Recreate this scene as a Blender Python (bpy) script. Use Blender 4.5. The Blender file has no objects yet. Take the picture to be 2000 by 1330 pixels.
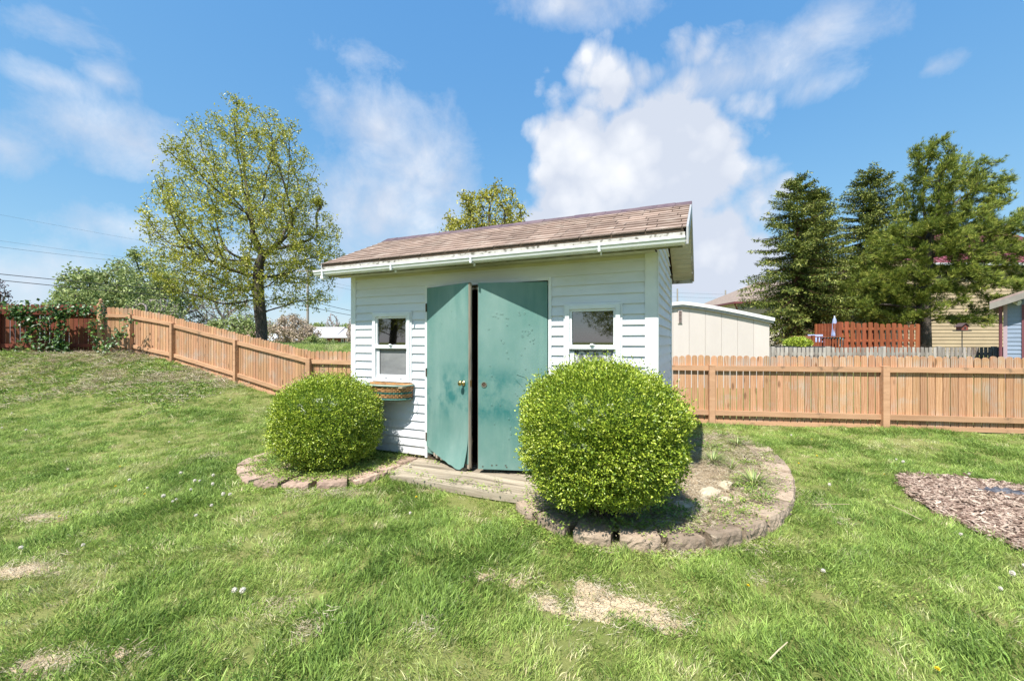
import bpy, math, random
import numpy as np
from mathutils import Vector, Matrix

# ---------------------------------------------------------------- camera, sky, sun, exposure
scene = bpy.context.scene
COL = scene.collection
F, CAM, HY = 830.0, 1.5, 668.0          # focal length in photo pixels, eye height, horizon row
cam_d = bpy.data.cameras.new("camera")
cam_d.sensor_width = 36.0
cam_d.lens = 36.0 * F / 2000.0
cam_d.shift_y = (HY - 665.0) / 2000.0
cam_d.clip_end = 3000.0
cam = bpy.data.objects.new("camera", cam_d)
cam.location = (0, 0, CAM)
cam.rotation_euler = (math.radians(90), 0, 0)
COL.objects.link(cam)
scene.camera = cam

SUN_EL = math.radians(58.0)
SUN_AZ = math.radians(180.0 + 28.0)      # clockwise from +Y
sun_vec = Vector((math.sin(SUN_AZ) * math.cos(SUN_EL), math.cos(SUN_AZ) * math.cos(SUN_EL), math.sin(SUN_EL)))
sun_d = bpy.data.lights.new("sun", 'SUN')
sun_d.energy = 5.0
sun_d.angle = math.radians(0.5)
sun_d.color = (1.0, 0.955, 0.88)
sun = bpy.data.objects.new("sun", sun_d)
sun.rotation_euler = sun_vec.to_track_quat('Z', 'Y').to_euler()
COL.objects.link(sun)

scene.view_settings.view_transform = 'Standard'
scene.view_settings.look = 'None'
scene.view_settings.gamma = 1.0
scene.view_settings.use_curve_mapping = False
scene.view_settings.exposure = 0.85
scene.render.engine = 'CYCLES'
scene.cycles.use_denoising = True
scene.cycles.denoising_prefilter = 'FAST'
scene.cycles.max_bounces = 6
scene.cycles.diffuse_bounces = 3
scene.cycles.glossy_bounces = 2
scene.cycles.transmission_bounces = 3
scene.cycles.transparent_max_bounces = 6
scene.cycles.sample_clamp_indirect = 4.0

def build_world():
    w = bpy.data.worlds.new("World"); scene.world = w; w.use_nodes = True
    nt = w.node_tree; N = nt.nodes; L = nt.links; N.clear()
    out = N.new('ShaderNodeOutputWorld'); bg = N.new('ShaderNodeBackground')
    bg.inputs['Strength'].default_value = 0.082
    sky = N.new('ShaderNodeTexSky'); sky.sky_type = 'NISHITA'; sky.sun_disc = False
    sky.sun_elevation = SUN_EL; sky.sun_rotation = SUN_AZ
    sky.air_density = 1.0; sky.dust_density = 0.25; sky.ozone_density = 1.6
    tc = N.new('ShaderNodeTexCoord')
    def vm(op, a, b=None):
        n = N.new('ShaderNodeVectorMath'); n.operation = op
        for i, v in enumerate((a, b)):
            if v is None: continue
            if isinstance(v, (tuple, list)): n.inputs[i].default_value = v
            else: L.new(v, n.inputs[i])
        return n.outputs['Value'] if op == 'LENGTH' else n.outputs[0]
    def m(op, a, b=0.0, c=0.0, clamp=False):
        n = N.new('ShaderNodeMath'); n.operation = op; n.use_clamp = clamp
        for i, v in enumerate((a, b, c)):
            if isinstance(v, (int, float)): n.inputs[i].default_value = v
            else: L.new(v, n.inputs[i])
        return n.outputs[0]
    d = vm('NORMALIZE', tc.outputs['Generated'])
    def noise(scale, detail, rough, off, dist=0.0):
        n = N.new('ShaderNodeTexNoise'); n.inputs['Scale'].default_value = scale
        n.inputs['Detail'].default_value = detail; n.inputs['Roughness'].default_value = rough
        n.inputs['Distortion'].default_value = dist
        L.new(vm('ADD', d, off), n.inputs['Vector']); return n.outputs['Fac']
    n1 = noise(3.2, 9, 0.62, (3.1, 0.2, 1.4), 0.25)
    n2 = noise(8.0, 9, 0.66, (1.3, 5.2, 0.4), 0.35)
    vz = N.new('ShaderNodeTexVoronoi'); vz.feature = 'F1'; vz.inputs['Scale'].default_value = 7.5
    vz.inputs['Detail'].default_value = 1.5; vz.inputs['Roughness'].default_value = .55; vz.inputs['Lacunarity'].default_value = 2.3
    L.new(vm('ADD', d, (0.7, 0.1, 2.2)), vz.inputs['Vector']); bil = vz.outputs['Distance']
    def field(blobs):
        acc = None
        for (x, y, rx, ry, k) in blobs:
            v = Vector(((x - 1000) / F, 1.0, (HY - y) / F)); ln = v.length; v.normalize()
            sx, sz = F * ln / rx, F * ln / ry
            q = vm('MULTIPLY', vm('SUBTRACT', d, tuple(v)), (sx, 0.5 * (sx + sz) * 0.6, sz))
            f = m('MULTIPLY', m('SUBTRACT', 1.0, vm('LENGTH', q)), k)
            acc = f if acc is None else m('SMOOTH_MAX', acc, f, 0.25)
        return acc
    cumulus = field([(1270, 240, 150, 105, 1.1), (1175, 310, 130, 120, 1.1), (1330, 330, 120, 125, 1.2), (1250, 340, 160, 120, 1.3),
                     (1120, 395, 130, 80, 1.0), (1240, 430, 230, 130, 1.1), (1370, 470, 115, 85, 1.1), (1420, 530, 105, 130, 1.0),
                     (1200, 205, 60, 60, .8), (1250, 540, 260, 100, 1.0)])
    soft = field([(1450, 145, 240, 62, .62), (1590, 170, 120, 40, .45), (1590, 70, 70, 42, .4), (1120, 5, 190, 45, .75),
                  (735, 235, 95, 85, .62), (830, 335, 115, 120, .62), (770, 420, 200, 100, .5), (250, 275, 170, 75, .72), (110, 160, 120, 32, .5),
                  (5, 285, 60, 70, .6), (240, 445, 150, 55, .6), (60, 545, 300, 90, .6), (690, 110, 80, 30, .35), (215, 155, 45, 28, .5), (90, 45, 70, 25, .2), (1820, 135, 40, 22, .3), (640, 190, 60, 50, .4), (660, 520, 500, 75, .42),
                  (1500, 610, 400, 70, .5)])
    a1 = m('MULTIPLY_ADD', m('SUBTRACT', n1, 0.5), 0.8, cumulus)
    a1 = m('MULTIPLY_ADD', m('SUBTRACT', 1.08, bil), 1.0, a1)
    a1 = m('MULTIPLY_ADD', m('SUBTRACT', n2, 0.5), 1.0, a1)
    a1 = m('MULTIPLY', a1, 2.2, clamp=True)
    a2 = m('MULTIPLY_ADD', m('SUBTRACT', n1, 0.5), 1.35, soft)
    a2 = m('MULTIPLY_ADD', m('SUBTRACT', n2, 0.5), 1.3, a2)
    a2 = m('MULTIPLY', a2, 1.25, clamp=True)
    a2 = m('MULTIPLY', m('POWER', a2, 1.0), 0.85)
    # thin cloud in the rest of the sky, so that the view behind the camera has some too
    a3 = m('MULTIPLY', m('SUBTRACT', n1, 0.56), 3.0, clamp=True)
    sep = N.new('ShaderNodeSeparateXYZ'); L.new(d, sep.inputs[0])
    back = m('MULTIPLY', m('MULTIPLY', sep.outputs['Y'], -3.0), 1.0, clamp=True)
    a3 = m('MULTIPLY', m('MULTIPLY', a3, back), 0.8)
    dens = m('MAXIMUM', m('MAXIMUM', a1, a2), a3)
    ramp = N.new('ShaderNodeValToRGB')
    ramp.color_ramp.elements[0].position = 0.35; ramp.color_ramp.elements[0].color = (4.7, 5.15, 6.0, 1)
    ramp.color_ramp.elements[1].position = 0.66; ramp.color_ramp.elements[1].color = (6.9, 7.05, 7.3, 1)
    n3 = noise(4.3, 6, 0.55, (0.3, 2.2, 7.7)); L.new(m('MULTIPLY_ADD', m('SUBTRACT', 0.55, bil), 0.40, n3), ramp.inputs['Fac'])
    # the sky itself, slightly more saturated than the model's default air
    # the air of a clear humid spring day: flatter and paler than the model's
    sr = N.new('ShaderNodeSeparateColor'); L.new(sky.outputs[0], sr.inputs[0]); cr = N.new('ShaderNodeCombineColor')
    for k_, (ga, mu) in enumerate(((.85, .99), (.54, 2.0), (.25, 3.98))):
        L.new(m('MULTIPLY', m('POWER', sr.outputs[k_], ga), mu), cr.inputs[k_])
    mx = N.new('ShaderNodeMix'); mx.data_type = 'RGBA'
    L.new(dens, mx.inputs[0]); L.new(cr.outputs[0], mx.inputs[6]); L.new(ramp.outputs[0], mx.inputs[7])
    L.new(mx.outputs[2], bg.inputs['Color']); L.new(bg.outputs[0], out.inputs['Surface'])
build_world()

# ---------------------------------------------------------------- helpers
rng = np.random.default_rng(7)
R = random.Random(11)
PI = math.pi
def gp(x, y, z=0.0):
    Z = (CAM - z) * F / (y - HY)
    return ((x - 1000) / F * Z, Z)
def pw(x, y, Z):
    return Vector(((x - 1000) / F * Z, Z, CAM + (HY - y) / F * Z))
def sm(a, b, x):
    t = np.clip((np.asarray(x, float) - a) / (b - a), 0, 1); return t * t * (3 - 2 * t)
def vnoise(x, y, seed=0, f=1.0):
    """smooth value noise, vectorised, 0..1"""
    x = np.asarray(x, float) * f + 37.1 * seed; y = np.asarray(y, float) * f - 11.7 * seed
    xi = np.floor(x); yi = np.floor(y); tx = x - xi; ty = y - yi
    tx = tx * tx * (3 - 2 * tx); ty = ty * ty * (3 - 2 * ty)
    def h(a, b):
        v = np.sin(a * 127.1 + b * 311.7 + seed * 74.7) * 43758.5453
        return v - np.floor(v)
    return (h(xi, yi) * (1 - tx) + h(xi + 1, yi) * tx) * (1 - ty) + (h(xi, yi + 1) * (1 - tx) + h(xi + 1, yi + 1) * tx) * ty
def inpoly(px_, py_, poly):
    px_ = np.asarray(px_, float); py_ = np.asarray(py_, float); c = np.zeros(px_.shape, bool); n = len(poly)
    for i in range(n):
        x1, y1 = poly[i]; x2, y2 = poly[(i + 1) % n]
        if y1 == y2: continue
        k = ((y1 > py_) != (y2 > py_)) & (px_ < (x2 - x1) * (py_ - y1) / (y2 - y1) + x1)
        c ^= k
    return c

def tag(o, label=None, cat=None, group=None, kind=None):
    if label: o['label'] = label
    if cat: o['category'] = cat
    if group: o['group'] = group
    if kind: o['kind'] = kind
    return o
def empty(name, loc=(0, 0, 0), rz=0.0, label=None, cat=None, group=None):
    o = bpy.data.objects.new(name, None); o.location = loc; o.rotation_euler = (0, 0, rz)
    o.empty_display_size = 0.1
    COL.objects.link(o); return tag(o, label, cat, group)
def copy_tree(o, parent=None, keep=True):
    c = o.copy(); COL.objects.link(c)
    if parent is not None: c.parent = parent
    for ch in list(o.children): copy_tree(ch, c)
    return c

def np_mesh(name, verts, faces, var=None, smooth=False):
    """verts (N,3); faces (M,k) all the same size"""
    me = bpy.data.meshes.new(name)
    verts = np.ascontiguousarray(verts, np.float32); faces = np.ascontiguousarray(faces, np.int32)
    M, k = faces.shape
    me.vertices.add(len(verts)); me.vertices.foreach_set('co', verts.ravel())
    me.loops.add(M * k); me.loops.foreach_set('vertex_index', faces.ravel())
    me.polygons.add(M); me.polygons.foreach_set('loop_start', np.arange(0, M * k, k, dtype=np.int32))
    if smooth: me.polygons.foreach_set('use_smooth', np.ones(M, bool))
    if var is not None:
        a = me.attributes.new('var', 'FLOAT', 'POINT'); a.data.foreach_set('value', np.ascontiguousarray(var, np.float32))
    me.update(calc_edges=True); return me
def link(name, me, m, parent=None):
    o = bpy.data.objects.new(name, me); me.materials.append(m); COL.objects.link(o)
    if parent is not None: o.parent = parent
    return o

class MB:
    def __init__(s): s.v = []; s.f = []; s.a = []
    def add(s, vs, fs, var=None):
        b = len(s.v); s.v.extend([tuple(p) for p in vs]); s.f.extend([tuple(i + b for i in f) for f in fs])
        s.a.extend([R.random() if var is None else var] * len(vs)); return s
    def box(s, x0, x1, y0, y1, z0, z1, var=None, M=None):
        vs = [Vector(p) for p in ((x0, y0, z0), (x1, y0, z0), (x1, y1, z0), (x0, y1, z0), (x0, y0, z1), (x1, y0, z1), (x1, y1, z1), (x0, y1, z1))]
        if M is not None: vs = [M @ p for p in vs]
        return s.add(vs, [(0, 3, 2, 1), (4, 5, 6, 7), (0, 1, 5, 4), (1, 2, 6, 5), (2, 3, 7, 6), (3, 0, 4, 7)], var)
    def prism(s, poly, y0, y1, var=None, M=None, axis='y'):
        """poly in (x,z) extruded along y; axis 'x': poly in (y,z) extruded along x; 'z': poly (x,y)"""
        n = len(poly); vs = []
        for e in (y0, y1):
            for a, b in poly:
                vs.append(Vector((a, e, b) if axis == 'y' else (e, a, b) if axis == 'x' else (a, b, e)))
        if M is not None: vs = [M @ p for p in vs]
        return s.add(vs, [tuple(range(n)), tuple(range(2 * n - 1, n - 1, -1))] + [(i, i + n, (i + 1) % n + n, (i + 1) % n) for i in range(n)], var)
    def tube(s, pts, rad, n=8, var=None, cap=True, sq=None):
        pts = [Vector(p) for p in pts]
        if not hasattr(rad, '__len__'): rad = [rad] * len(pts)
        vs = []; up = None
        for i, p in enumerate(pts):
            t = (pts[min(i + 1, len(pts) - 1)] - pts[max(i - 1, 0)])
            t = t.normalized() if t.length > 1e-9 else Vector((0, 0, 1))
            if up is None: up = t.orthogonal().normalized()
            up = (up - t * up.dot(t)); up = up.normalized() if up.length > 1e-6 else t.orthogonal().normalized()
            w = t.cross(up)
            for k in range(n):
                a = 2 * PI * k / n; vs.append(p + (up * math.cos(a) + w * math.sin(a)) * rad[i])
        m = len(pts)
        fs = [(i * n + k, i * n + (k + 1) % n, (i + 1) * n + (k + 1) % n, (i + 1) * n + k) for i in range(m - 1) for k in range(n)]
        if cap: fs += [tuple(range(n - 1, -1, -1)), tuple((m - 1) * n + k for k in range(n))]
        return s.add(vs, fs, var)
    def lathe(s, prof, c=(0, 0, 0), n=16, var=None, M=None):
        vs = []
        for r, z in prof:
            for k in range(n):
                a = 2 * PI * k / n; vs.append(Vector((c[0] + r * math.cos(a), c[1] + r * math.sin(a), c[2] + z)))
        if M is not None: vs = [M @ p for p in vs]
        m = len(prof)
        fs = [(i * n + k, i * n + (k + 1) % n, (i + 1) * n + (k + 1) % n, (i + 1) * n + k) for i in range(m - 1) for k in range(n)]
        fs += [tuple(range(n - 1, -1, -1)), tuple((m - 1) * n + k for k in range(n))]
        return s.add(vs, fs, var)
    def build(s, name, m, parent=None, smooth=False, bevel=0.0):
        me = bpy.data.meshes.new(name); me.from_pydata(s.v, [], s.f)
        a = me.attributes.new('var', 'FLOAT', 'POINT'); a.data.foreach_set('value', np.array(s.a, np.float32))
        if smooth: me.polygons.foreach_set('use_smooth', np.ones(len(me.polygons), bool))
        me.update()
        o = link(name, me, m, parent)
        if bevel:
            b = o.modifiers.new('bevel', 'BEVEL'); b.width = bevel; b.segments = 2; b.limit_method = 'ANGLE'; b.angle_limit = 0.6
        return o

# ---------------------------------------------------------------- materials
def mat(name, c1, c2=None, scale=4.0, detail=5, rough=0.7, stretch=(1, 1, 1), bump=0.0, bscale=None, bdist=0.01, metallic=0.0,
        var=0.0, hue=0.0, spec=0.4, c3=None, s3=1.5, t3=(0.5, 0.6), lo=0.35, hi=0.65, trans=0.0, coord='Object', grain=None, knots=None, splash=None):
    """noise mix of c1/c2, patches of c3, per-piece brightness from the 'var' attribute, bump"""
    m = bpy.data.materials.new(name); m.use_nodes = True
    nt = m.node_tree; N = nt.nodes; L = nt.links
    b = N['Principled BSDF']; out = N['Material Output']
    b.inputs['Roughness'].default_value = rough; b.inputs['Metallic'].default_value = metallic
    b.inputs['Specular IOR Level'].default_value = spec
    tc = N.new('ShaderNodeTexCoord'); mp = N.new('ShaderNodeMapping'); mp.inputs['Scale'].default_value = stretch
    at = N.new('ShaderNodeAttribute'); at.attribute_name = 'var'
    L.new(tc.outputs[coord], mp.inputs['Vector'])
    # every piece gets its own stretch of the pattern
    off = N.new('ShaderNodeVectorMath'); off.operation = 'MULTIPLY_ADD'
    cb = N.new('ShaderNodeCombineXYZ')
    for i in range(3): L.new(at.outputs['Fac'], cb.inputs[i])
    L.new(cb.outputs[0], off.inputs[0]); off.inputs[1].default_value = (13.0, 7.0, 17.0) if var or grain else (0, 0, 0)
    L.new(mp.outputs[0], off.inputs[2]); V = off.outputs[0]
    def noise(sc, de, ro=0.55, vec=None):
        n = N.new('ShaderNodeTexNoise'); n.inputs['Scale'].default_value = sc; n.inputs['Detail'].default_value = de
        n.inputs['Roughness'].default_value = ro; L.new(vec or V, n.inputs['Vector']); return n.outputs['Fac']
    def rmap(v, a, c):
        r = N.new('ShaderNodeMapRange'); r.inputs[1].default_value = a; r.inputs[2].default_value = c; L.new(v, r.inputs[0]); return r.outputs[0]
    def mix(fac, a, c, mode='MIX'):
        x = N.new('ShaderNodeMix'); x.data_type = 'RGBA'; x.blend_type = mode
        for i, v in ((0, fac), (6, a), (7, c)):
            if isinstance(v, tuple): x.inputs[i].default_value = (*v, 1) if len(v) == 3 else v
            elif isinstance(v, float): x.inputs[i].default_value = v
            else: L.new(v, x.inputs[i])
        return x.outputs[2]
    nz = noise(scale, detail, 0.6)
    col = mix(rmap(nz, lo, hi), tuple(c1), tuple(c2 or c1))
    if c3 is not None:
        col = mix(rmap(noise(s3, 6, 0.6, tc.outputs[coord]), t3[0], t3[1]), col, tuple(c3))
    h = nz
    if knots:
        vo = N.new('ShaderNodeTexVoronoi'); vo.inputs['Scale'].default_value = 1.0; mk = N.new('ShaderNodeMapping'); mk.inputs['Scale'].default_value = knots; L.new(tc.outputs[coord], mk.inputs[0])
        ak = N.new('ShaderNodeVectorMath'); ak.operation = 'ADD'; L.new(mk.outputs[0], ak.inputs[0]); L.new(cb.outputs[0], ak.inputs[1]); L.new(ak.outputs[0], vo.inputs['Vector'])
        col = mix(rmap(vo.outputs['Distance'], 0.17, 0.09), col, tuple(c * .42 for c in c2))
    if grain:
        wv = N.new('ShaderNodeTexWave'); wv.wave_type = 'BANDS'; wv.bands_direction = 'X'
        wv.inputs['Scale'].default_value = grain[0]; wv.inputs['Distortion'].default_value = grain[1]
        wv.inputs['Detail'].default_value = 3; wv.inputs['Detail Scale'].default_value = 1.2
        L.new(V, wv.inputs['Vector'])
        col = mix(rmap(wv.outputs['Fac'], 0.62, 1.0), col, tuple(grain[2])); h = wv.outputs['Fac']
    if var or hue:
        hs = N.new('ShaderNodeHueSaturation')
        ma = N.new('ShaderNodeMath'); ma.operation = 'MULTIPLY_ADD'; L.new(at.outputs['Fac'], ma.inputs[0])
        ma.inputs[1].default_value = var; ma.inputs[2].default_value = 1 - var / 2; L.new(ma.outputs[0], hs.inputs['Value'])
        if hue:
            mh = N.new('ShaderNodeMath'); mh.operation = 'MULTIPLY_ADD'
            fr = N.new('ShaderNodeMath'); fr.operation = 'FRACT'; f2 = N.new('ShaderNodeMath'); f2.operation = 'MULTIPLY'
            L.new(at.outputs['Fac'], f2.inputs[0]); f2.inputs[1].default_value = 7.13; L.new(f2.outputs[0], fr.inputs[0])
            L.new(fr.outputs[0], mh.inputs[0]); mh.inputs[1].default_value = hue; mh.inputs[2].default_value = 0.5 - hue / 2
            L.new(mh.outputs[0], hs.inputs['Hue'])
        L.new(col, hs.inputs['Color']); col = hs.outputs[0]
    if splash:
        sx = N.new('ShaderNodeSeparateXYZ'); L.new(tc.outputs[coord], sx.inputs[0]); s1 = N.new('ShaderNodeMath'); s1.operation = 'MULTIPLY_ADD'
        L.new(noise(7, 7, .7, tc.outputs[coord]), s1.inputs[0]); s1.inputs[1].default_value = -splash[1]; L.new(sx.outputs['Z'], s1.inputs[2])
        rr_ = N.new('ShaderNodeMapRange'); rr_.inputs[1].default_value = splash[0]; rr_.inputs[2].default_value = splash[0] - splash[1] * .8; rr_.inputs[4].default_value = .75; L.new(s1.outputs[0], rr_.inputs[0])
        col = mix(rr_.outputs[0], col, tuple(splash[2]))
    L.new(col, b.inputs['Base Color'])
    if bump:
        bp = N.new('ShaderNodeBump'); bp.inputs['Strength'].default_value = bump; bp.inputs['Distance'].default_value = bdist
        L.new(noise(bscale, 6, 0.65) if bscale else h, bp.inputs['Height']); L.new(bp.outputs[0], b.inputs['Normal'])
    if trans:
        tr = N.new('ShaderNodeBsdfTranslucent'); ms = N.new('ShaderNodeMixShader'); ms.inputs[0].default_value = trans
        L.new(col, tr.inputs['Color']); L.new(b.outputs[0], ms.inputs[1]); L.new(tr.outputs[0], ms.inputs[2])
        L.new(ms.outputs[0], out.inputs['Surface'])
    return m

def leafmesh(P, D, Nn, ln, wd, var, fold=0.25):
    """one folded diamond (two triangles as a quad) per point: P base, D direction, Nn face normal"""
    D = D / np.linalg.norm(D, axis=1, keepdims=True)
    S = np.cross(D, Nn); S /= np.maximum(np.linalg.norm(S, axis=1, keepdims=True), 1e-6)
    U = np.cross(S, D)
    ln = np.broadcast_to(ln, (len(P),))[:, None]; wd = np.broadcast_to(wd, (len(P),))[:, None]
    a = P; c = P + D * ln; mid = P + D * ln * 0.45
    b = mid + S * wd * 0.5 + U * wd * fold; d = mid - S * wd * 0.5 + U * wd * fold
    V = np.stack([a, b, c, d], 1).reshape(-1, 3)
    Fc = np.arange(len(P) * 4).reshape(-1, 4)
    T = np.concatenate([Fc[:, [0, 1, 2]], Fc[:, [0, 2, 3]]])
    return V, T, np.repeat(var, 4)
def rdir(n):
    v = rng.normal(size=(n, 3)); return v / np.linalg.norm(v, axis=1, keepdims=True)

# ---------------------------------------------------------------- lie of the land
T0 = math.radians(24.2)
W0 = Vector((-0.26, 4.83, 0.0))
EX = Vector((math.cos(T0), -math.sin(T0), 0)); EY = Vector((math.sin(T0), math.cos(T0), 0))
def sh(x, y, z=0.0):
    return W0 + EX * x + EY * y + Vector((0, 0, z))
FX = [-14.5, -13.5, -10.4, -8.84, -6.47, -4.13, 0, 3.42, 7.83, 12]
FY = [10.7, 10.95, 11.6, 11.1, 10.0, 8.67, 7.92, 7.3, 6.5, 5.74]
def ground_z(X, Y):
    X = np.asarray(X, float); Y = np.asarray(Y, float)
    A = np.interp(X, [-14, -10.4, -8.84, -6.47, -4.13, -2], [1.12, 1.10, 0.86, 0.44, 0.06, 0.0])
    yf = np.interp(X, FX, FY)
    z = 0.1 * sm(3.5, 7, Y) + A * sm(yf - 4.3, yf - 0.1, Y)
    z = z + (vnoise(X, Y, 3, 0.9) - 0.5) * 0.05 * sm(1, 3, np.abs(Y)) + (vnoise(X, Y, 5, 3.0) - 0.5) * 0.02
    T = np.interp(X, [-6, 6], [1.28, 0.75])
    beyond = sm(yf + 0.6, yf + 11, Y)
    return z * (1 - beyond) + T * beyond

def spline(pts, n):
    pts = [Vector(p) for p in pts]; out = []
    P = [pts[0] * 2 - pts[1]] + pts + [pts[-1] * 2 - pts[-2]]
    for i in range(1, len(P) - 2):
        for k in range(n):
            t = k / n; a, b, c, d = P[i - 1], P[i], P[i + 1], P[i + 2]
            out.append(0.5 * ((2 * b) + (c - a) * t + (2 * a - 5 * b + 4 * c - d) * t * t + (3 * b - a - 3 * c + d) * t ** 3))
    return out + [pts[-1]]
ring_r_px = [(1034, 972), (1078, 998), (1142, 1020), (1220, 1031), (1305, 1034), (1385, 1029), (1452, 1012), (1497, 985),
             (1517, 952), (1515, 918), (1497, 890), (1470, 868), (1436, 852), (1400, 843)]
ring_l_px = [(798, 891), (738, 914), (684, 929), (626, 936), (566, 935), (517, 931), (493, 915), (499, 900), (532, 886), (590, 872)]
ring_r = spline([Vector((*gp(x, y, 0.09), 0)) for x, y in ring_r_px], 12)
ring_l = spline([Vector((*gp(x, y, 0.09), 0)) for x, y in ring_l_px], 12)
bed_r = [(p.x, p.y) for p in ring_r] + [tuple(sh(1.83, 1.9)[:2]), tuple(sh(1.83, -0.02)[:2]), tuple(sh(0.72, -0.02)[:2]), tuple(sh(0.80, -0.62)[:2])]
bed_l = [(p.x, p.y) for p in ring_l] + [tuple(sh(-2.0, 0.3)[:2]), tuple(sh(-2.02, -0.02)[:2]), tuple(sh(-0.93, -0.02)[:2])]
deck_poly = [tuple(sh(a, b)[:2]) for a, b in ((-0.97, 0), (-0.97, -0.50), (-0.8, -0.66), (0.9, -0.66), (0.9, 0))]
shed_poly = [tuple(sh(a, b)[:2]) for a, b in ((-2.05, 0.02), (1.82, 0.02), (1.82, 1.92), (-2.05, 1.92))]
mulch_px = [(1762, 938), (1795, 933), (1850, 935), (1915, 940), (1980, 948), (2110, 958), (2200, 1000), (2160, 1120), (2060, 1085), (1990, 1058), (1930, 1035), (1868, 1014), (1812, 985), (1778, 960)]
mulch_poly = [gp(x, y, 0.03) for x, y in mulch_px]
# bare patches in the lawn: centre, radii, turn
bare = []
for (x, y, rx, ry, k) in [(1195, 1188, 98, 30, 1.1), (1145, 1150, 44, 18, .95), (1068, 1175, 26, 14, .8), (952, 1132, 20, 9, .7), (1010, 1142, 26, 8, .5), (1312, 1222, 34, 16, .5),
                          (75, 1013, 46, 9, .9), (40, 1118, 60, 16, .8), (70, 1300, 80, 24, .6), (600, 1230, 26, 12, .6), (560, 1182, 34, 10, .45), (610, 1240, 22, 14, .5),
                          (830, 1240, 24, 30, .5), (1480, 1130, 16, 14, .5), (400, 905, 40, 7, .4), (235, 1285, 70, 20, .3), (860, 960, 60, 6, .25), (640, 968, 90, 8, .45), (1300, 1070, 150, 14, .5), (1570, 975, 20, 50, .2)]:
    cx, cy = gp(x, y, 0.0); rX = rx / F * cy; rY = cy - gp(x, y + ry, 0.0)[1]
    bare.append((cx, cy, rX, rY, k))
def bareness(X, Y):
    b = np.zeros(np.shape(X)); w = (vnoise(X, Y, 21, 9) - 0.5) * 0.9 + (vnoise(X, Y, 22, 24) - 0.5) * 0.5
    for cx, cy, rX, rY, k in bare:
        d = np.sqrt(((X - cx) / rX) ** 2 + ((Y - cy) / rY) ** 2) + w
        b = np.maximum(b, k * (1 - sm(0.55, 1.25, d)))
    return b
def weediness(X, Y):
    """the rough slope in front of the vine covered fence"""
    yf = np.interp(X, FX, FY)
    e = (Y - (yf - 2.9 - 0.25 * np.clip(-X - 8, 0, 5))) + (vnoise(X, Y, 9, 1.2) - 0.5) * 1.4
    return sm(-0.3, 0.5, e) * (Y < yf + 0.4) * sm(-5.6, -6.8, X)

grass_soil = mat('turf_soil', (0.135, 0.16, 0.045), (0.21, 0.21, 0.075), scale=0.9, detail=8, rough=0.95, c3=(0.20, 0.16, 0.075), s3=2.2, t3=(0.58, 0.75), bump=0.6, bscale=30, bdist=0.03, spec=0.1)
soil_dry = mat('dry_soil', (0.45, 0.36, 0.25), (0.30, 0.225, 0.145), scale=9, detail=8, rough=0.95, bump=0.9, bscale=26, bdist=0.02, spec=0.1)
def clay_mat():
    m = mat('cracked_clay', (0.56, 0.44, 0.29), (0.42, 0.32, 0.20), scale=14, detail=8, rough=0.95, spec=0.1)
    nt = m.node_tree; N = nt.nodes; L = nt.links; b = N['Principled BSDF']
    tc = N.new('ShaderNodeTexCoord'); v = N.new('ShaderNodeTexVoronoi'); v.feature = 'DISTANCE_TO_EDGE'; v.inputs['Scale'].default_value = 22
    nz = N.new('ShaderNodeTexNoise'); nz.inputs['Scale'].default_value = 12; ad = N.new('ShaderNodeVectorMath'); ad.operation = 'MULTIPLY_ADD'
    L.new(tc.outputs['Object'], nz.inputs['Vector']); L.new(nz.outputs['Color'], ad.inputs[0]); ad.inputs[1].default_value = (.06, .06, .06)
    L.new(tc.outputs['Object'], ad.inputs[2]); L.new(ad.outputs[0], v.inputs['Vector'])
    r = N.new('ShaderNodeMapRange'); r.inputs[1].default_value = 0.0; r.inputs[2].default_value = 0.035; L.new(v.outputs[0], r.inputs[0])
    bp = N.new('ShaderNodeBump'); bp.inputs['Distance'].default_value = 0.012; bp.inputs['Strength'].default_value = 1.0
    n2 = N.new('ShaderNodeTexNoise'); n2.inputs['Scale'].default_value = 60; n2.inputs['Detail'].default_value = 6; L.new(tc.outputs['Object'], n2.inputs['Vector'])
    sm_ = N.new('ShaderNodeMath'); sm_.operation = 'MULTIPLY_ADD'; L.new(n2.outputs[0], sm_.inputs[0]); sm_.inputs[1].default_value = 0.8; L.new(r.outputs[0], sm_.inputs[2])
    L.new(sm_.outputs[0], bp.inputs['Height']); L.new(bp.outputs[0], b.inputs['Normal'])
    return m
clay = clay_mat()

def build_ground():
    def axis(lo, hi, step, far, grow=1.13):
        a = list(np.arange(lo, hi, step)); s = step; x = hi
        while x < far: a.append(x); s *= grow; x += s
        s = step; x = lo - step; pre = []
        while x > -far: pre.append(x); s *= grow; x -= s
        return np.array(pre[::-1] + a + [far])
    xs = axis(-15, 13, 0.16, 1400); ys = axis(-1, 15, 0.14, 1400)
    X, Y = np.meshgrid(xs, ys); Z = ground_z(X, Y)
    V = np.stack([X, Y, Z], -1).reshape(-1, 3); nx = len(xs); ny = len(ys)
    i = np.arange(ny - 1)[:, None] * nx + np.arange(nx - 1)[None, :]
    Fc = np.stack([i, i + 1, i + nx + 1, i + nx], -1).reshape(-1, 4)
    o = link('ground', np_mesh('ground', V, Fc, smooth=True), grass_soil); tag(o, kind='structure')
build_ground()

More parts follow.
